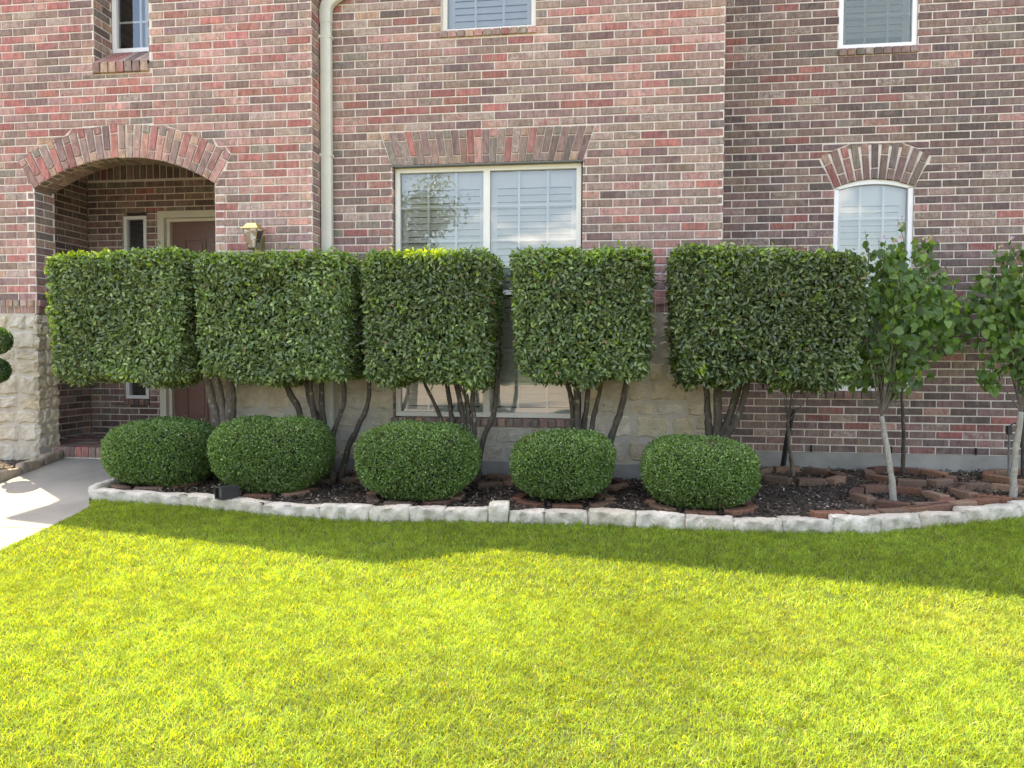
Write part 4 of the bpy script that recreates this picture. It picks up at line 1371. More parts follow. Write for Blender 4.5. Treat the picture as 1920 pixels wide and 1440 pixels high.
def box_crown(name, parent, x0, x1, y0, y1, z0, z1, n, seed, taper=(0, 0), sag=(0, 0), young=None, tone=1.0):  # young: where light is painted as yellow leaves, along with new growth
    """clipped box of leaves: most near the skin, thinner inside"""
    hx, hy, hz = (x1 - x0) / 2, (y1 - y0) / 2, (z1 - z0) / 2
    c = np.array([(x0 + x1) / 2, (y0 + y1) / 2, (z0 + z1) / 2])
    # front, right, left, top, bottom, back
    areas = np.array([hx * hz * 1.5, hy * hz * 1.2, hy * hz * 1.0, hx * hy * 1.0, hx * hy * 0.9, hx * hz * 0.55])
    f = rng.choice(6, n, p=areas / areas.sum())
    a, b = rng.uniform(-1, 1, n), rng.uniform(-1, 1, n)
    nr = np.array([[0, -1, 0], [1, 0, 0], [-1, 0, 0], [0, 0, 1], [0, 0, -1], [0, 1, 0]], float)[f]
    P = np.zeros((n, 3))
    P[:, 0] = np.where((f == 1), 1, np.where(f == 2, -1, a))
    P[:, 1] = np.where(f == 0, -1, np.where(f == 5, 1, np.where((f == 1) | (f == 2), a, b)))
    P[:, 2] = np.where(f == 3, 1, np.where(f == 4, -1, b))
    # round the corners of the box
    pw = 13.0
    rad = (np.abs(P[:, 0]) ** pw + np.abs(P[:, 1]) ** pw + np.abs(P[:, 2]) ** pw) ** (1 / pw)
    P = P / rad[:, None]
    nr = unit(np.sign(P) * np.abs(P) ** (pw - 1) / np.array([hx, hy, hz]) + 1e-6)
    W = P * np.array([hx, hy, hz])
    lump = vnoise(W, 4.2, seed)
    inset = rng.exponential(0.040, n) + (lump < 0.33) * 0.11 * rng.uniform(0, 1, n) - 0.030 * (lump - .4)
    inset = np.minimum(inset, 0.22)
    inset = np.where(rng.uniform(0, 1, n) < 0.012, -rng.uniform(0.01, 0.045, n), inset)
    W = W - nr * inset[:, None] + rng.normal(0, 0.006, (n, 3))
    # outline: taper of the sides towards the bottom and a sagging top
    tz = (hz - W[:, 2]) / (2 * hz)
    W[:, 0] += np.where(W[:, 0] < 0, taper[0], -taper[1]) * tz * np.abs(W[:, 0]) / hx
    W[:, 2] += (sag[0] + (sag[1] - sag[0]) * (W[:, 0] + hx) / (2 * hx)) * (W[:, 2] + hz) / (2 * hz)
    W[:, 2] += (0.035 * np.sin(W[:, 0] * 7 + seed) + 0.02 * np.sin(W[:, 0] * 17 + seed * 2)) * np.clip(-W[:, 2] / hz, 0, 1) ** 2
    face = unit(nr * 0.55 + rng.normal(0, 0.62, (n, 3)) + np.array([0, -0.05, 0.30]))
    cols = palette(n, [(0.088, 0.125, 0.052), (0.115, 0.160, 0.062), (0.145, 0.195, 0.072), (0.066, 0.098, 0.046), (0.20, 0.265, 0.085)], [28, 30, 20, 14, 8])
    cols = cols * tone * (0.72 + 0.56 * vnoise(W, 3.0, seed + 21))[:, None]
    brown = rng.uniform(0, 1, n) < 0.014
    cols = np.where(brown[:, None], np.array([0.22, 0.14, 0.06]) * rng.uniform(.6, 1.2, (n, 1)), cols)
    # fresh growth: tips of shoots in clusters, mostly on the top and the upper edges; young adds painted light
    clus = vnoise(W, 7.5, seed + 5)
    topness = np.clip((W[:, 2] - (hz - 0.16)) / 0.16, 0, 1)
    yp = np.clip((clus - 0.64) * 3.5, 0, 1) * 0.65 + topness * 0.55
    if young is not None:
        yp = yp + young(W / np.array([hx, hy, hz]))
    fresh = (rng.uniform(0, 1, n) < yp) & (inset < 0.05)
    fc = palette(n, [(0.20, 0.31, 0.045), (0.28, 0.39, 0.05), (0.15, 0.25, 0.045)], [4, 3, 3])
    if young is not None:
        lit_boost = np.clip(young(W / np.array([hx, hy, hz])) - .35, 0, 1)
        fc = fc * (1 + lit_boost[:, None] * np.array([2.6, 1.5, 0.1]))  # yellower and brighter leaves, standing for light falling on them
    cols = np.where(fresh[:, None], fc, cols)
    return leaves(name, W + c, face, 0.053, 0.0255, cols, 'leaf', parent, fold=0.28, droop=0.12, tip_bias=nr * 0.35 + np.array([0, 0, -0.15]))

def crown_core(parent, x0, x1, y0, y1, z0, z1, k=0.14):
    """twiggy inside of a clipped crown"""
    mb = MB()
    for _ in range(170):
        a = Vector((random.uniform(x0 + .25, x1 - .25), random.uniform(y0 + .2, y1 - .2), z0 + random.uniform(0.0, .25)))
        b = Vector((random.uniform(x0 + k, x1 - k), random.uniform(y0 + k, y1 - k), random.uniform(z0 + k, z1 - .08)))
        mid = (a + b) / 2 + Vector((random.uniform(-.08, .08), random.uniform(-.08, .08), random.uniform(-.05, .05)))
        mb.tube([a, mid, b], [0.010, 0.006, 0.0025], 4, cap=False)
    return mb.build("branches", 'bark_dark', parent)

def stem(parent, pts, r0, r1, mat='bark_dark', name="trunk", n=9):
    # resample with a little wander
    P = [Vector(p) for p in pts]
    out = []; rad = []
    m = len(P) - 1
    for i in range(m):
        for s in range(4):
            t = s / 4
            p0 = P[max(i - 1, 0)]; p1 = P[i]; p2 = P[i + 1]; p3 = P[min(i + 2, m)]
            q = 0.5 * ((2 * p1) + (-p0 + p2) * t + (2 * p0 - 5 * p1 + 4 * p2 - p3) * t * t + (-p0 + 3 * p1 - 3 * p2 + p3) * t ** 3)
            out.append(q); rad.append(r0 + (r1 - r0) * (i + t) / m)
    out.append(P[-1]); rad.append(r1)
    for i in range(1, len(out) - 1):
        out[i] = out[i] + Vector((random.uniform(-.004, .004), random.uniform(-.004, .004), 0))
        rad[i] *= random.uniform(0.86, 1.16)
    mb = MB(); mb.tube(out, rad, n)
    return mb.build(name, mat, parent, smooth=True)

HY0, HY1 = -1.02, -0.24
G_H = "box-clipped trees along the bed"
hedge_specs = [
    ("leftmost box-clipped tree, yellow-green along its top and left edge", -6.19, -4.83, 0.92, 2.08, (0.10, 0.02), (-0.03, 0.02), 27000,
     lambda q: 0.75 * np.clip((-q[:, 0] - .78) / .22, 0, 1) + 0.8 * np.clip((q[:, 2] - .82) / .18, 0, 1) * np.clip((0.35 - q[:, 0]) / .5, 0, 1),  # left and top edges: reflected light painted in, with new growth
     [[(-4.74, .02), (-4.72, .437), (-4.781, .766), (-4.84, 1.1)], [(-4.70, .02), (-4.65, .464), (-4.689, .742), (-4.76, 1.1)], [(-4.62, .02), (-4.612, .464), (-4.582, .718), (-4.585, 1.1)]], 0.052),
    ("second box-clipped tree from the porch, six thin trunks beside the downspout", -4.71, -3.29, 0.93, 2.05, (0.05, 0.04), (-0.01, 0.0), 27000, None,
     [[(-3.86, .02), (-3.895, .566), (-3.982, .774), (-4.08, 1.0)], [(-3.74, .02), (-3.749, .528), (-3.80, .702), (-3.86, 1.0)], [(-3.71, .02), (-3.708, .479), (-3.737, .678), (-3.775, 1.0)],
      [(-3.66, .02), (-3.671, .479), (-3.686, .678), (-3.70, 1.0)], [(-3.56, .02), (-3.569, .232), (-3.542, .432), (-3.448, .731), (-3.46, 1.0)], [(-3.53, .02), (-3.44, .285), (-3.336, .485), (-3.243, .708), (-3.23, 1.0)]], 0.030),
    ("middle box-clipped tree with a yellow patch along its top edge", -3.145, -2.035, 0.925, 2.04, (0.02, 0.03), (0.0, 0.0), 22500,
     lambda q: 1.25 * np.clip((q[:, 2] - .86) / .12, 0, 1) * np.clip(1.25 - np.abs(q[:, 0] + .05) * 1.6, 0, 1),  # top patch: light painted into the leaf colour, with new growth
     [[(-2.30, .02), (-2.554, .571), (-2.604, .692), (-2.72, .95)], [(-2.36, .02), (-2.45, .572), (-2.47, .693), (-2.50, .95)], [(-2.27, .02), (-2.332, .55), (-2.352, .695), (-2.40, .95)],
      [(-2.25, .02), (-2.283, .55), (-2.297, .695), (-2.33, .95)], [(-2.22, .02), (-2.233, .503), (-2.244, .696), (-2.245, .95)], [(-2.22, .02), (-2.16, .359), (-2.063, .602), (-2.039, .795), (-2.03, 1.1)]], 0.026),
    ("narrow fourth box-clipped tree in front of the window's right side", -1.85, -0.69, 0.945, 2.035, (0.06, 0.03), (0.0, 0.0), 22500, None,
     [[(-1.30, .02), (-1.342, .565), (-1.377, .825), (-1.45, 1.02)], [(-1.29, .02), (-1.304, .494), (-1.31, .708), (-1.312, 1.0)], [(-1.25, .02), (-1.252, .495), (-1.225, .709), (-1.21, 1.0)],
      [(-1.22, .02), (-1.177, .496), (-1.141, .71), (-1.08, 1.0)], [(-1.12, .02), (-0.999, .452), (-0.921, .689), (-.87, 1.0)]], 0.030),
    ("widest, darkest box-clipped tree, at the end beside the saplings", -0.505, 1.0, 0.93, 2.045, (0.05, 0.06), (0.01, -0.08), 28000, None,
     [[(-.17, .02), (-.163, .443), (-.175, .675), (-.19, .95)], [(-.10, .02), (-.096, .445), (-.099, .676), (-.10, .95)], [(-.10, .02), (-.064, .422), (.005, .608), (.09, .95)], [(-.08, .02), (-.028, .446), (.05, .586), (.15, .95)]], 0.040),
]
for i, (lab, x0, x1, z0, z1, tp, sg, n, yg, stems, r) in enumerate(hedge_specs):
    bx_ = sum(s[0][0] for s in stems) / len(stems)
    t = tag(empty("box_tree", (bx_, -0.6, mulch_z(-.6))), lab, "tree", G_H)
    box_crown("crown", t, x0, x1, HY0, HY1, z0, z1, n, 40 + i * 3, tp, sg, yg, (1.45, 1.45, 1.3, 1.22, 1.0)[i])  # crowns lighter towards the left: glare haze put into the leaf colour
    crown_core(t, x0, x1, HY0, HY1, z0, z1)
    for k, s in enumerate(stems):
        rr = r * random.uniform(0.8, 1.15)
        yo = -0.6 + random.uniform(-.07, .07)
        pts = [(x, yo + (random.uniform(-.02, .02)), z - (.06 if j == 0 else 0)) for j, (x, z) in enumerate(s)]
        # climb on inside the crown
        e = pts[-1]
        pts.append((e[0] + (e[0] - pts[-2][0]) * .5, e[1] + random.uniform(-.1, .1), e[2] + 0.35))
        stem(t, pts, rr * 1.12, rr * 0.6, 'bark' if i == 0 else 'bark_dark')

# round clipped shrubs
def round_shrub(lab, x0, x1, z1, cy, seed, n=46000):
    cx, hx = (x0 + x1) / 2, (x1 - x0) / 2
    g = mulch_z(cy)
    z0 = g + 0.005
    hz = (z1 - z0) / 2; cz = (z0 + z1) / 2
    hy = 0.46
    t = tag(empty("round_shrub", (cx, cy, g)), lab, "shrub", "round clipped shrubs along the kerb")
    d = unit(rng.normal(size=(n, 3)))
    pw = 2.9
    rad = (np.abs(d[:, 0]) ** pw + np.abs(d[:, 1]) ** pw + np.abs(d[:, 2]) ** pw) ** (1 / pw)
    P = d / rad[:, None]
    nr = unit(np.sign(P) * np.abs(P) ** (pw - 1) / np.array([hx, hy, hz]) + 1e-6)
    W = P * np.array([hx, hy, hz])
    # undercut towards the ground, uneven skin
    low = np.clip(-P[:, 2], 0, 1)
    W[:, :2] *= (1 - 0.10 * low ** 2)[:, None]
    lump = vnoise(W, 5.5, seed); big = vnoise(W, 1.7, seed + 1)
    off = 0.046 * (lump - .5) + 0.11 * (big - .5)
    inset = rng.exponential(0.016, n) + (vnoise(W, 12, seed + 2) < 0.27) * rng.uniform(0, .06, n)
    inset = np.minimum(inset, 0.10)
    inset = np.where(rng.uniform(0, 1, n) < 0.012, -rng.uniform(0.005, 0.026, n), inset)
    W = W + nr * (off - inset)[:, None] + rng.normal(0, .003, (n, 3))
    face = unit(nr * 0.5 + rng.normal(0, .6, (n, 3)) + np.array([0, 0, .3]))
    cols = palette(n, [(0.100, 0.165, 0.046), (0.135, 0.215, 0.058), (0.175, 0.265, 0.075), (0.072, 0.122, 0.038)], [30, 32, 16, 20])
    cols *= (0.72 + 0.60 * vnoise(W, 5, seed + 9))[:, None] * 1.1
    br_ = (vnoise(W, 8, seed + 30) > 0.80) & (rng.uniform(0, 1, n) < .35)
    cols = np.where(br_[:, None], np.array([0.20, 0.15, 0.06]) * rng.uniform(.6, 1.2, (n, 1)), cols)
    leaves("foliage", W + np.array([cx, cy, cz]), face, 0.0215, 0.0125, cols, 'boxleaf', t, fold=0.25, six=False, tip_bias=nr * 0.6)
    # twiggy core and short stem
    mb = MB()
    nu, nv = 20, 12; vs_ = []
    for j in range(nv + 1):
        for i in range(nu):
            th = math.pi * j / nv; ph = 2 * math.pi * i / nu
            q = [math.sin(th) * math.cos(ph), math.sin(th) * math.sin(ph), math.cos(th)]
            rr = sum(abs(v) ** pw for v in q) ** (1 / pw)
            lo = max(0, -q[2] / rr)
            s = 0.86 * (1 - .1 * lo * lo) * random.uniform(.97, 1.02)
            vs_.append((cx + q[0] / rr * hx * s, cy + q[1] / rr * hy * s, cz + q[2] / rr * hz * .88))
    mb.add(vs_, [(j * nu + i, j * nu + (i + 1) % nu, (j + 1) * nu + (i + 1) % nu, (j + 1) * nu + i) for j in range(nv) for i in range(nu)])
    mb.build("branches", 'twig', t, smooth=True)
    for k in range(3):
        stem(t, [(cx + random.uniform(-.06, .06), cy + random.uniform(-.06, .06), g - .05), (cx + random.uniform(-.1, .1), cy, g + .1), (cx + random.uniform(-.15, .15), cy, g + .25)], 0.018, 0.010)
    return t
round_shrub("round clipped shrub nearest the porch step", -5.56, -4.63, 0.535, -0.85, 3)
round_shrub("widest round clipped shrub, behind the black garden lamp", -4.475, -3.475, 0.575, -0.98, 13)
round_shrub("middle round clipped shrub under the window's left half", -3.12, -2.12, 0.575, -1.08, 23)
round_shrub("narrowest round clipped shrub, just right of the upright white stone", -1.835, -0.955, 0.525, -1.03, 33, 40000)
round_shrub("lowest, darkest round clipped shrub, farthest from the porch", -0.74, 0.17, 0.50, -1.08, 43, 40000)
ring_at = [(-5.16, -.90, "brick ring under the round shrub nearest the porch"), (-4.0, -1.05, "brick ring under the round shrub with the garden lamp"), (-2.64, -1.16, "brick ring under the middle round shrub"),
           (-1.39, -1.10, "brick ring under the narrowest round shrub"), (-0.285, -1.16, "brick ring under the round shrub farthest from the porch")]
for x, y, lab in ring_at:
    brick_ring(lab, x, y, 0.37, 0.30, 7, random.uniform(0, 1), sink=.03)
for x, lab in ((-3.68, "brick ring round the six thin trunks by the downspout"), (-2.24, "brick ring round the trunks of the middle box tree"), (-1.22, "brick ring round the trunks of the fourth box tree"), (-0.12, "brick ring round the trunks of the last box tree")):
    brick_ring(lab, x, -0.42, 0.32, 0.22, 6, random.uniform(0, 1), sink=.02)

# saplings with large drooping leaves
def big_leaves(parent, P, d, size, cols):
    """ovate drooping leaves with toothed margin: 11 vertices each"""
    n = len(P)
    side = unit(np.cross(d, rng.normal(0, 1, (n, 3)) + np.array([0, -1.0, 0.4])))
    nr = np.cross(side, d)
    s = size[:, None]
    out = [P]
    prof = [(0.03, .22), (0.20, .44), (0.42, .48), (0.66, .34), (0.86, .14)]
    Lf, Rt = [], []
    for t, w in prof:
        dr = -nr * (t ** 2) * 0.18 * s
        cup = nr * w * 0.28 * s
        ww = w * rng.uniform(0.9, 1.1, (n, 1))
        Lf.append(P + d * s * t + side * s * ww * .86 + cup + dr)
        Rt.append(P + d * s * t - side * s * ww * .86 + cup + dr)
    tip = P + d * s - nr * .18 * s
    mid = P + d * s * .45 - nr * .04 * s
    V = np.stack([P] + Lf + [tip] + Rt[::-1] + [mid], 1)
    k = V.shape[1]
    m = k - 1
    F = [[11 + 1, i, i + 1] for i in range(0, 11)] + [[12, 11, 0]]
    F = np.array(F)
    idx = (np.arange(n)[:, None, None] * k + F[None]).reshape(-1)
    return np_mesh("leaves", V.reshape(-1, 3), idx, np.full(n * len(F), 3), np.repeat(cols, k, axis=0), 'bigleaf', parent, smooth=True)

def sapling(lab, base, fork, blobs, r, nleaf, mat, seed, bare=0.0, lsize=0.073, flowers=6, tips=()):
    rr = random.Random(seed)
    t = tag(empty("sapling", base), lab, "sapling", "young trees by the set back wall")
    b, f = Vector(base), Vector(fork)
    m = (b + f) / 2 + Vector((rr.uniform(-.02, .02), 0, 0))
    stem(t, [b - Vector((0, 0, .06)), b + (m - b) * .5, m, f], r, r * .72, mat)
    P = []; D = []
    br = MB()
    tot = sum(w for *_, w in blobs)
    for (cx, cy, cz, rad, w) in blobs:
        c = Vector((cx, cy, cz))
        nb = max(1, int(2.4 * w / tot * len(blobs)))
        for _ in range(nb):
            e = c + Vector((rr.gauss(0, .5), rr.gauss(0, .5), rr.gauss(0.2, .5))) * rad
            dv = e - f
            mid = f + Vector((dv.x * .34, dv.y * .34, dv.z * .5)) + Vector((rr.uniform(-.03, .03), rr.uniform(-.03, .03), 0))
            m2 = f + Vector((dv.x * .66, dv.y * .66, dv.z * .8)) + Vector((rr.uniform(-.02, .02), rr.uniform(-.02, .02), 0))
            br.tube([f, mid, m2, e], [r * .30, r * .17, r * .09, .0018], 5, cap=False)
            for _ in range(3):
                e2 = mid + (e - mid) * rr.uniform(.2, 1) ; q = e2 + Vector((rr.gauss(0, .5), rr.gauss(0, .5), rr.gauss(.1, .4))) * rad * .8
                br.tube([e2, q], [.003, .0015], 4, cap=False)
        k = int(nleaf * w / tot)
        d = rng.normal(size=(k, 3)); d = unit(d) * (rng.uniform(0.15, 1, (k, 1)) ** .6)
        P.append(np.array(c) + d * np.array([rad, rad * .8, rad * 1.05]))
    for (tx, ty, tz) in tips:       # bare shoots above the crown with a few hanging leaves
        top = Vector((tx, ty, tz)); root = Vector((tx + rr.uniform(-.02, .08), ty, tz - .33))
        br.tube([root, (root + top) / 2 + Vector((.015, 0, 0)), top], [.005, .0035, .002], 5, cap=False)
        for k in range(6):
            s = root + (top - root) * (k + .5) / 6
            P.append(np.array([[s.x + rr.uniform(-.02, .02), s.y, s.z]]))
    P = np.concatenate(P); n = len(P)
    br.build("branches", 'bark', t)
    d = unit(rng.normal(0, .45, (n, 3)) + np.array([0, -.15, -.85]))
    cols = palette(n, [(0.098, 0.168, 0.050), (0.126, 0.205, 0.058), (0.158, 0.240, 0.066), (0.074, 0.130, 0.043), (0.23, 0.31, 0.065)], [30, 32, 18, 18, 5])
    sz = lsize * rng.uniform(.4, 1.25, n)
    big_leaves(t, P, d, sz, cols)
    if flowers:
        pk = P[rng.choice(n, flowers)]
        top = np.argsort(-P[:, 2])[:max(4, flowers * 2)]
        pk = P[rng.choice(top, flowers)] + np.array([0, -.04, .03])
        for q in pk:
            fb = MB()
            col = rr.choice([(0.55, 0.42, 0.20), (0.60, 0.36, 0.30), (0.50, 0.48, 0.22), (0.5, 0.36, 0.52)])
            for k in range(5):
                a = k * 1.256 + rr.random()
                o = Vector(q)
                fb.add([o, o + Vector((math.cos(a) * .012 - .006, -.006, math.sin(a) * .012 + .006)), o + Vector((math.cos(a) * .022, -.012, math.sin(a) * .022)), o + Vector((math.cos(a) * .012 + .006, -.008, math.sin(a) * .012 - .006))], [(0, 1, 2, 3)], (*col, 0))
            fb.build("flower", 'chip', t)
    return t
g0 = lambda y: mulch_z(y)
sapling("nearest sapling with a pale leaning trunk, in the front brick ring", (1.301, -0.788, g0(-.79)), (1.195, -0.76, 0.66),
        [(1.12, -.72, 1.18, .20, 1.0), (1.33, -.75, 1.35, .24, 1.4), (1.36, -.7, 1.68, .24, 1.4), (1.12, -.7, 1.62, .20, 1.0), (1.55, -.72, 1.55, .22, 1.1), (1.25, -.7, 1.95, .17, .8), (1.62, -.7, 1.32, .18, .7), (1.06, -.68, 1.0, .12, .4), (1.28, -.75, .98, .16, .7), (0.98, -.70, 1.42, .17, .8), (1.45, -.72, 1.08, .16, .6)],
        0.028, 1300, 'bark_pale', 5, tips=((1.30, -.72, 2.27), (1.05, -.72, 2.18), (1.52, -.70, 2.02), (1.18, -.7, 2.06), (1.66, -.7, 1.86)), flowers=8)
sapling("slim straight sapling close to the wall in the rear brick ring", (1.836, 0.58, g0(.58)), (1.80, 0.56, 0.80),
        [(1.72, .5, 1.25, .26, 1.0), (1.95, .5, 1.45, .28, 1.2), (2.0, .5, 1.85, .26, 1.2), (1.75, .5, 1.75, .28, 1.2), (2.25, .5, 1.62, .22, .8), (1.95, .5, 2.15, .16, .5), (2.25, .5, 1.35, .16, .4)],
        0.020, 760, 'bark_dark', 6, flowers=7)
sapling("thin bare-stemmed sapling tied to a black stake under the last box tree", (0.763, 0.43, g0(.43)), (0.70, 0.42, 0.50),
        [(0.60, .35, .95, .16, 1.0), (0.80, .38, 1.0, .18, 1.0), (1.0, .38, 1.05, .16, .8), (1.15, .40, 1.0, .14, .5)],
        0.022, 190, 'bark', 7, flowers=0)
sapling("pale-trunked sapling at the picture's right edge, front one of its pair", (2.279, -0.61, g0(-.61)), (2.33, -0.60, 0.70),
        [(2.25, -.6, 1.25, .24, 1.0), (2.5, -.6, 1.4, .28, 1.3), (2.3, -.62, 1.62, .22, 1.1), (2.55, -.6, 1.85, .28, 1.3), (2.12, -.6, 1.5, .16, .6), (2.75, -.6, 1.55, .28, 1.0), (2.08, -.6, 1.0, .13, .35), (2.4, -.62, 1.02, .16, .6)],
        0.029, 1150, 'bark_pale', 8, tips=((2.22, -.62, 2.02), (2.42, -.6, 2.22), (2.05, -.6, 1.82), (2.55, -.6, 2.25)), flowers=6)
sapling("dark-stemmed sapling at the right edge, behind the pale-trunked one", (2.903, 0.525, g0(.52)), (2.88, 0.52, 0.85),
        [(2.75, .5, 1.4, .26, 1.0), (2.95, .5, 1.7, .28, 1.0), (2.6, .5, 1.75, .24, 1.0), (2.55, .5, 1.45, .2, .6), (2.75, .5, 2.05, .2, .6)],
        0.020, 560, 'bark_dark', 9, flowers=4)
brick_ring("hexagon of clay bricks round the nearest pale-trunked sapling", 1.36, -0.74, 0.33, 0.36, 8, 0.3, holes=())
brick_ring("brick ring round the slim sapling close to the wall", 1.79, 0.30, 0.34, 0.36, 8, 0.5)
brick_ring("brick ring round the sapling tied to the black stake", 0.76, 0.20, 0.37, 0.34, 8, 0.1)
brick_ring("ring of cored clay bricks at the right edge", 2.26, -0.46, 0.33, 0.30, 8, 0.25, holes=(3, 4, 5, 6))
brick_ring("brick ring behind the ring of cored bricks at the right edge", 2.88, 0.35, 0.34, 0.30, 8, 0.4)
# row of clay bricks inside the kerb
row = tag(empty("brick_edging", (1.3, -1.25, -0.045)), "row of clay bricks lying along the inside of the kerb", "edging")
bp = [(0.60, -1.50), (0.85, -1.445), (1.10, -1.36), (1.315, -1.235), (1.52, -1.105), (1.735, -0.985), (1.95, -0.86)]
for i, (x, y) in enumerate(bp):
    q = bp[min(i + 1, len(bp) - 1)]; p0 = bp[max(i - 1, 0)]
    put_brick(row, x, y, mulch_z(y) - .008, math.atan2(q[1] - p0[1], q[0] - p0[0]), holes=i in (3, 4))
# stakes
def thing_mesh(mb, name, mat, label, cat, loc):
    return tag(mb.build(name, mat, local=loc), label, cat)
mb = MB(); mb.tube([(0.705, 0.668, -.05), (0.735, 0.60, 0.30), (0.775, 0.55, 0.62)], [0.026, 0.026, 0.026], 4)
stk = thing_mesh(mb, "tree_stake", 'black', "leaning black stake tied to the thin sapling", "stake", (0.705, 0.668, 0))
mb = MB(); mb.tube([(0.70, .43, .45), (0.72, .40, .455), (0.745, .43, .455), (0.755, .58, .46), (.73, .60, .455), (.70, .46, .45)], 0.006, 6)
mb.build("tie", 'black', stk)
mb = MB(); mb.tube([(2.698, 0.357, -.05), (2.69, 0.357, 0.5)], 0.010, 8)
rod = thing_mesh(mb, "tree_stake", 'steel', "thin grey rod with a black clamp behind the right edge sapling", "stake", (2.698, 0.357, 0))
mb = MB(); mb.box(2.672, 2.708, 0.335, 0.380, 0.42, 0.50); mb.tube([(2.69, .357, .50), (2.74, .357, .53), (2.77, .357, .49)], 0.007, 6); mb.build("clamp", 'black', rod)

# pompom topiary at the left edge
pom = tag(empty("pompom_tree", (-7.0, -0.72, 0.045)), "small pompom topiary cut off by the left edge of the picture", "topiary")
stem(pom, [(-7.0, -.72, 0.0), (-6.97, -.72, .4), (-7.02, -.72, .8), (-6.93, -.72, 1.1), (-6.97, -.72, 1.35)], .018, .010)
for q, rad in (((-6.915, -.72, 1.275), .125), ((-6.925, -.72, 0.985), .112), ((-7.13, -.72, 0.72), .13)):
    n = 5200
    d = unit(rng.normal(size=(n, 3)))
    P = np.array(q) + d * (rad - rng.exponential(.008, n))[:, None]
    cols = palette(n, [(0.035, 0.08, 0.022), (0.05, 0.11, 0.028), (0.07, 0.14, 0.03)], [3, 3, 1])
    leaves("pompom", P, unit(d * .5 + rng.normal(0, .6, (n, 3))), .020, .011, cols, 'boxleaf', pom, six=False, tip_bias=d * .6)

# black garden flood light on the kerb
fl = tag(empty("garden_lamp", (-4.10, -1.62, -0.02)), "small black box-shaped garden lamp sitting on the kerb", "lamp")
mb = MB()
ring_w = 0.010
def lamp_local(x, y, z):
    a = R(-28); x *= .82; y *= .82; z *= .9; tx = -4.105 + x * math.cos(a) - y * math.sin(a); ty = -1.62 + x * math.sin(a) + y * math.cos(a)
    return (tx, ty, -0.018 + z)
def lbox(mb, x0, x1, y0, y1, z0, z1):
    v = [lamp_local(x, y, z) for z in (z0, z1) for y in (y0, y1) for x in (x0, x1)]
    mb.add(v, [(0, 2, 3, 1), (4, 5, 7, 6), (0, 1, 5, 4), (2, 6, 7, 3), (0, 4, 6, 2), (1, 3, 7, 5)])
lbox(mb, -.055, .055, -.02, .14, .006, .108)
body = mb.build("lamp_body", 'black', fl)
mb = MB()
for b4 in ((-.062, -.050, -.06, -.021, .0, .114), (.050, .062, -.06, -.021, .0, .114), (-.0499, .0499, -.06, -.021, .102, .114), (-.0499, .0499, -.06, -.021, .0, .012)):
    lbox(mb, *b4)
mb.build("hood", 'black', fl)
mb = MB(); lbox(mb, -.049, .049, -.0225, -.0205, .013, .101); mb.build("lens", 'steel', fl)

# street tree behind the camera (it shows in the wide window's glass)
tr = tag(empty("street_tree", (-6.6, -13.0, -0.3)), "leafy street tree across the lawn, mirrored in the wide window", "tree")
stem(tr, [(-6.6, -13, -.4), (-6.55, -13, 1.0), (-6.65, -13, 2.2), (-6.6, -13, 3.4)], .14, .08, 'bark')
for k in range(9):
    a = k * .7
    stem(tr, [(-6.62, -13, 2.0 + .15 * k), (-6.62 + math.cos(a) * .6, -13 + math.sin(a) * .6, 2.9 + .2 * k), (-6.62 + math.cos(a) * 1.2, -13 + math.sin(a) * 1.2, 3.5 + .22 * k)], .05, .012, 'bark', name="limb")
n = 9000
cc = rng.normal(size=(70, 3)) * np.array([.6, .7, .95]) + np.array([-7.1, -13, 4.2])
P = cc[rng.integers(0, 70, n)] + rng.normal(0, .22, (n, 3))
leaves("crown", P, unit(rng.normal(size=(n, 3)) + np.array([0, 0, .5])), .13, .06, palette(n, [(0.05, 0.10, 0.03), (0.08, 0.14, 0.04), (0.06, 0.11, 0.035)], [1, 1, 1]), 'leaf', tr)

# ================================================================== MULCH CHIPS AND GRASS
n = 26000
x = rng.uniform(-5.4, 4.0, n)
ykb = np.interp(x, [p[0] for p in KERB], [p[1] for p in KERB]) + .13
ybk = np.where(x > -.02, .80, np.where(x > -3.9, -.06, -.33))
y = ykb + (ybk - ykb) * rng.uniform(0, 1, n)
z = -0.055 * (0.8 - y) / 2.4 + rng.uniform(-.012, .010, n)
P = np.stack([x, y, z], 1)
nr = unit(rng.normal(0, .35, (n, 3)) + np.array([0, 0, 1.0]))
cols = palette(n, [(0.04, 0.029, 0.021), (0.075, 0.054, 0.038), (0.13, 0.095, 0.068), (0.24, 0.19, 0.14), (0.42, 0.37, 0.30)], [22, 34, 30, 11, 2])
tag(leaves("mulch", P, nr, .040, .016, cols, 'chip', None, fold=0.15), "dark shredded mulch and pale chips covering the bed", kind="stuff")
n = 1500
x = rng.uniform(-7.6, -6.8, n); y = rng.uniform(-2.6, -.32, n)
P = np.stack([x, y, np.full(n, .05)], 1)
tag(leaves("soil_litter", P, unit(rng.normal(0, .35, (n, 3)) + np.array([0, 0, 1.0])), .03, .014, palette(n, [(0.05, 0.04, 0.03), (0.16, 0.13, 0.10)], [3, 1]), 'chip', None), "litter on the soil left of the walk", kind="stuff")

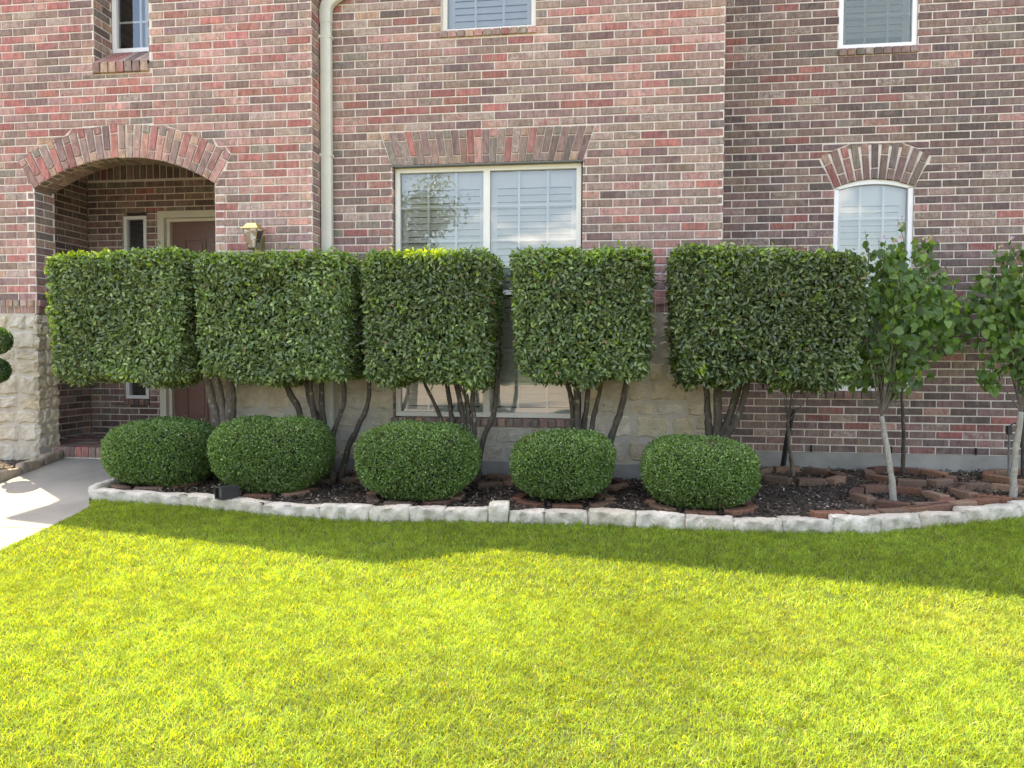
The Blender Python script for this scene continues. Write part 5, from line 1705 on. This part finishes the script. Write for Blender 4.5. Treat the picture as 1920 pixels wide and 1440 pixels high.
def value2(P, cell, seed):
    """aperiodic value noise over the ground plane, 0..1"""
    r = np.random.default_rng(seed)
    out = np.zeros(len(P)); tw = 0
    for o, w in ((1.0, .6), (0.47, .4)):
        c = cell * o
        T = r.uniform(0, 1, (int(16 / c) + 3, int(10 / c) + 3))
        gx = (P[:, 0] + 8) / c; gy = (P[:, 1] + 8) / c
        ix = np.clip(gx.astype(int), 0, T.shape[0] - 2); iy = np.clip(gy.astype(int), 0, T.shape[1] - 2)
        fx, fy = gx - ix, gy - iy
        fx = fx * fx * (3 - 2 * fx); fy = fy * fy * (3 - 2 * fy)
        out += w * ((T[ix, iy] * (1 - fx) + T[ix + 1, iy] * fx) * (1 - fy) + (T[ix, iy + 1] * (1 - fx) + T[ix + 1, iy + 1] * fx) * fy)
    return out

def grass(n, ymin, ymax, xr, hgt, wid):
    y = rng.uniform(ymin, ymax, n)
    xl = np.interp(-y, [-p[1] for p in WALK_R], [p[0] for p in WALK_R]) + 0.0
    x0 = np.maximum(xl, -0.94 - 0.14 * (y + 7.43) - xr * (y + 7.43) - 0.5)
    x1 = -0.94 - 0.14 * (y + 7.43) + xr * (y + 7.43) + 0.9
    keep_w = (x1 - x0) / (x1 - x0).max()
    ok = rng.uniform(0, 1, n) < keep_w
    y, x0, x1 = y[ok], x0[ok], x1[ok]
    x = x0 + (x1 - x0) * rng.uniform(0, 1, len(y))
    ky = np.interp(x, [p[0] for p in KERB], [p[1] for p in KERB])
    ok = (y < ky + 0.015)
    x, y = x[ok], y[ok]
    n = len(x)
    z = -0.13 + 0.02 * (y + 1.8) + 0.004 * np.sin(x * 3.1 + y * 2.3) - .004
    P = np.stack([x, y, z], 1)
    pat = value2(P, .9, 77)
    fine = value2(P, .12, 78)
    H = hgt * rng.uniform(.55, 1.2, n) * (0.75 + .5 * fine)
    nk = ky[ok] - y
    H = H * (1 + 0.9 * np.clip(1 - nk / .07, 0, 1) * rng.uniform(0, 1, n))
    lean = rng.normal(0, .62, (n, 2)) + np.stack([.25 * (fine - .5), .2 * (pat - .5)], 1)
    az = rng.uniform(0, 2 * np.pi, n)
    s = np.stack([np.cos(az), np.sin(az), np.zeros(n)], 1)
    W = (wid * rng.uniform(.7, 1.3, n))[:, None]
    m = P + np.stack([lean[:, 0] * H * .35, lean[:, 1] * H * .35, H * .58], 1)
    t = P + np.stack([lean[:, 0] * H * 1.0, lean[:, 1] * H * 1.0, H * rng.uniform(.75, 1.0, n)], 1)
    V = np.stack([P - s * W * .5, P + s * W * .5, m + s * W * .45, m - s * W * .45, t], 1).reshape(-1, 3)
    F = np.array([0, 1, 2, 3, 3, 2, 4])
    idx = (np.arange(n)[:, None] * 5 + F[None]).reshape(-1)
    tot = np.tile(np.array([4, 3]), n)
    c = palette(n, [(0.170, 0.280, 0.042), (0.200, 0.310, 0.045), (0.235, 0.330, 0.049), (0.146, 0.242, 0.042), (0.34, 0.33, 0.12)], [28, 32, 22, 15, 3])
    c = c * (0.82 + .36 * pat)[:, None]
    thin = np.clip((value2(P, .6, 91) - .60) * 4, 0, 1) * np.clip((x + 1.2) / 2.0, 0.15, 1)
    c = c * (1 + thin[:, None] * np.array([.20, .04, .5]))
    c = c * (0.60 + .80 * value2(P, .05, 79))[:, None]
    # root of each blade a little paler straw
    return V, idx, tot, np.repeat(c, 5, axis=0), n
parts = [grass(430000, -5.6, -3.3, 0.74, .030, .0031), grass(250000, -3.3, -0.9, 0.74, .036, .0042)]
V = np.concatenate([p[0] for p in parts]); o = len(parts[0][0])
idx = np.concatenate([parts[0][1], parts[1][1] + o]); tot = np.concatenate([p[2] for p in parts]); cl = np.concatenate([p[3] for p in parts])
tag(np_mesh("grass", V, idx, tot, cl, 'grass'), "short bright green grass of the front lawn", kind="stuff")
print("blades", sum(p[4] for p in parts), "bricks", len(BRICKS))
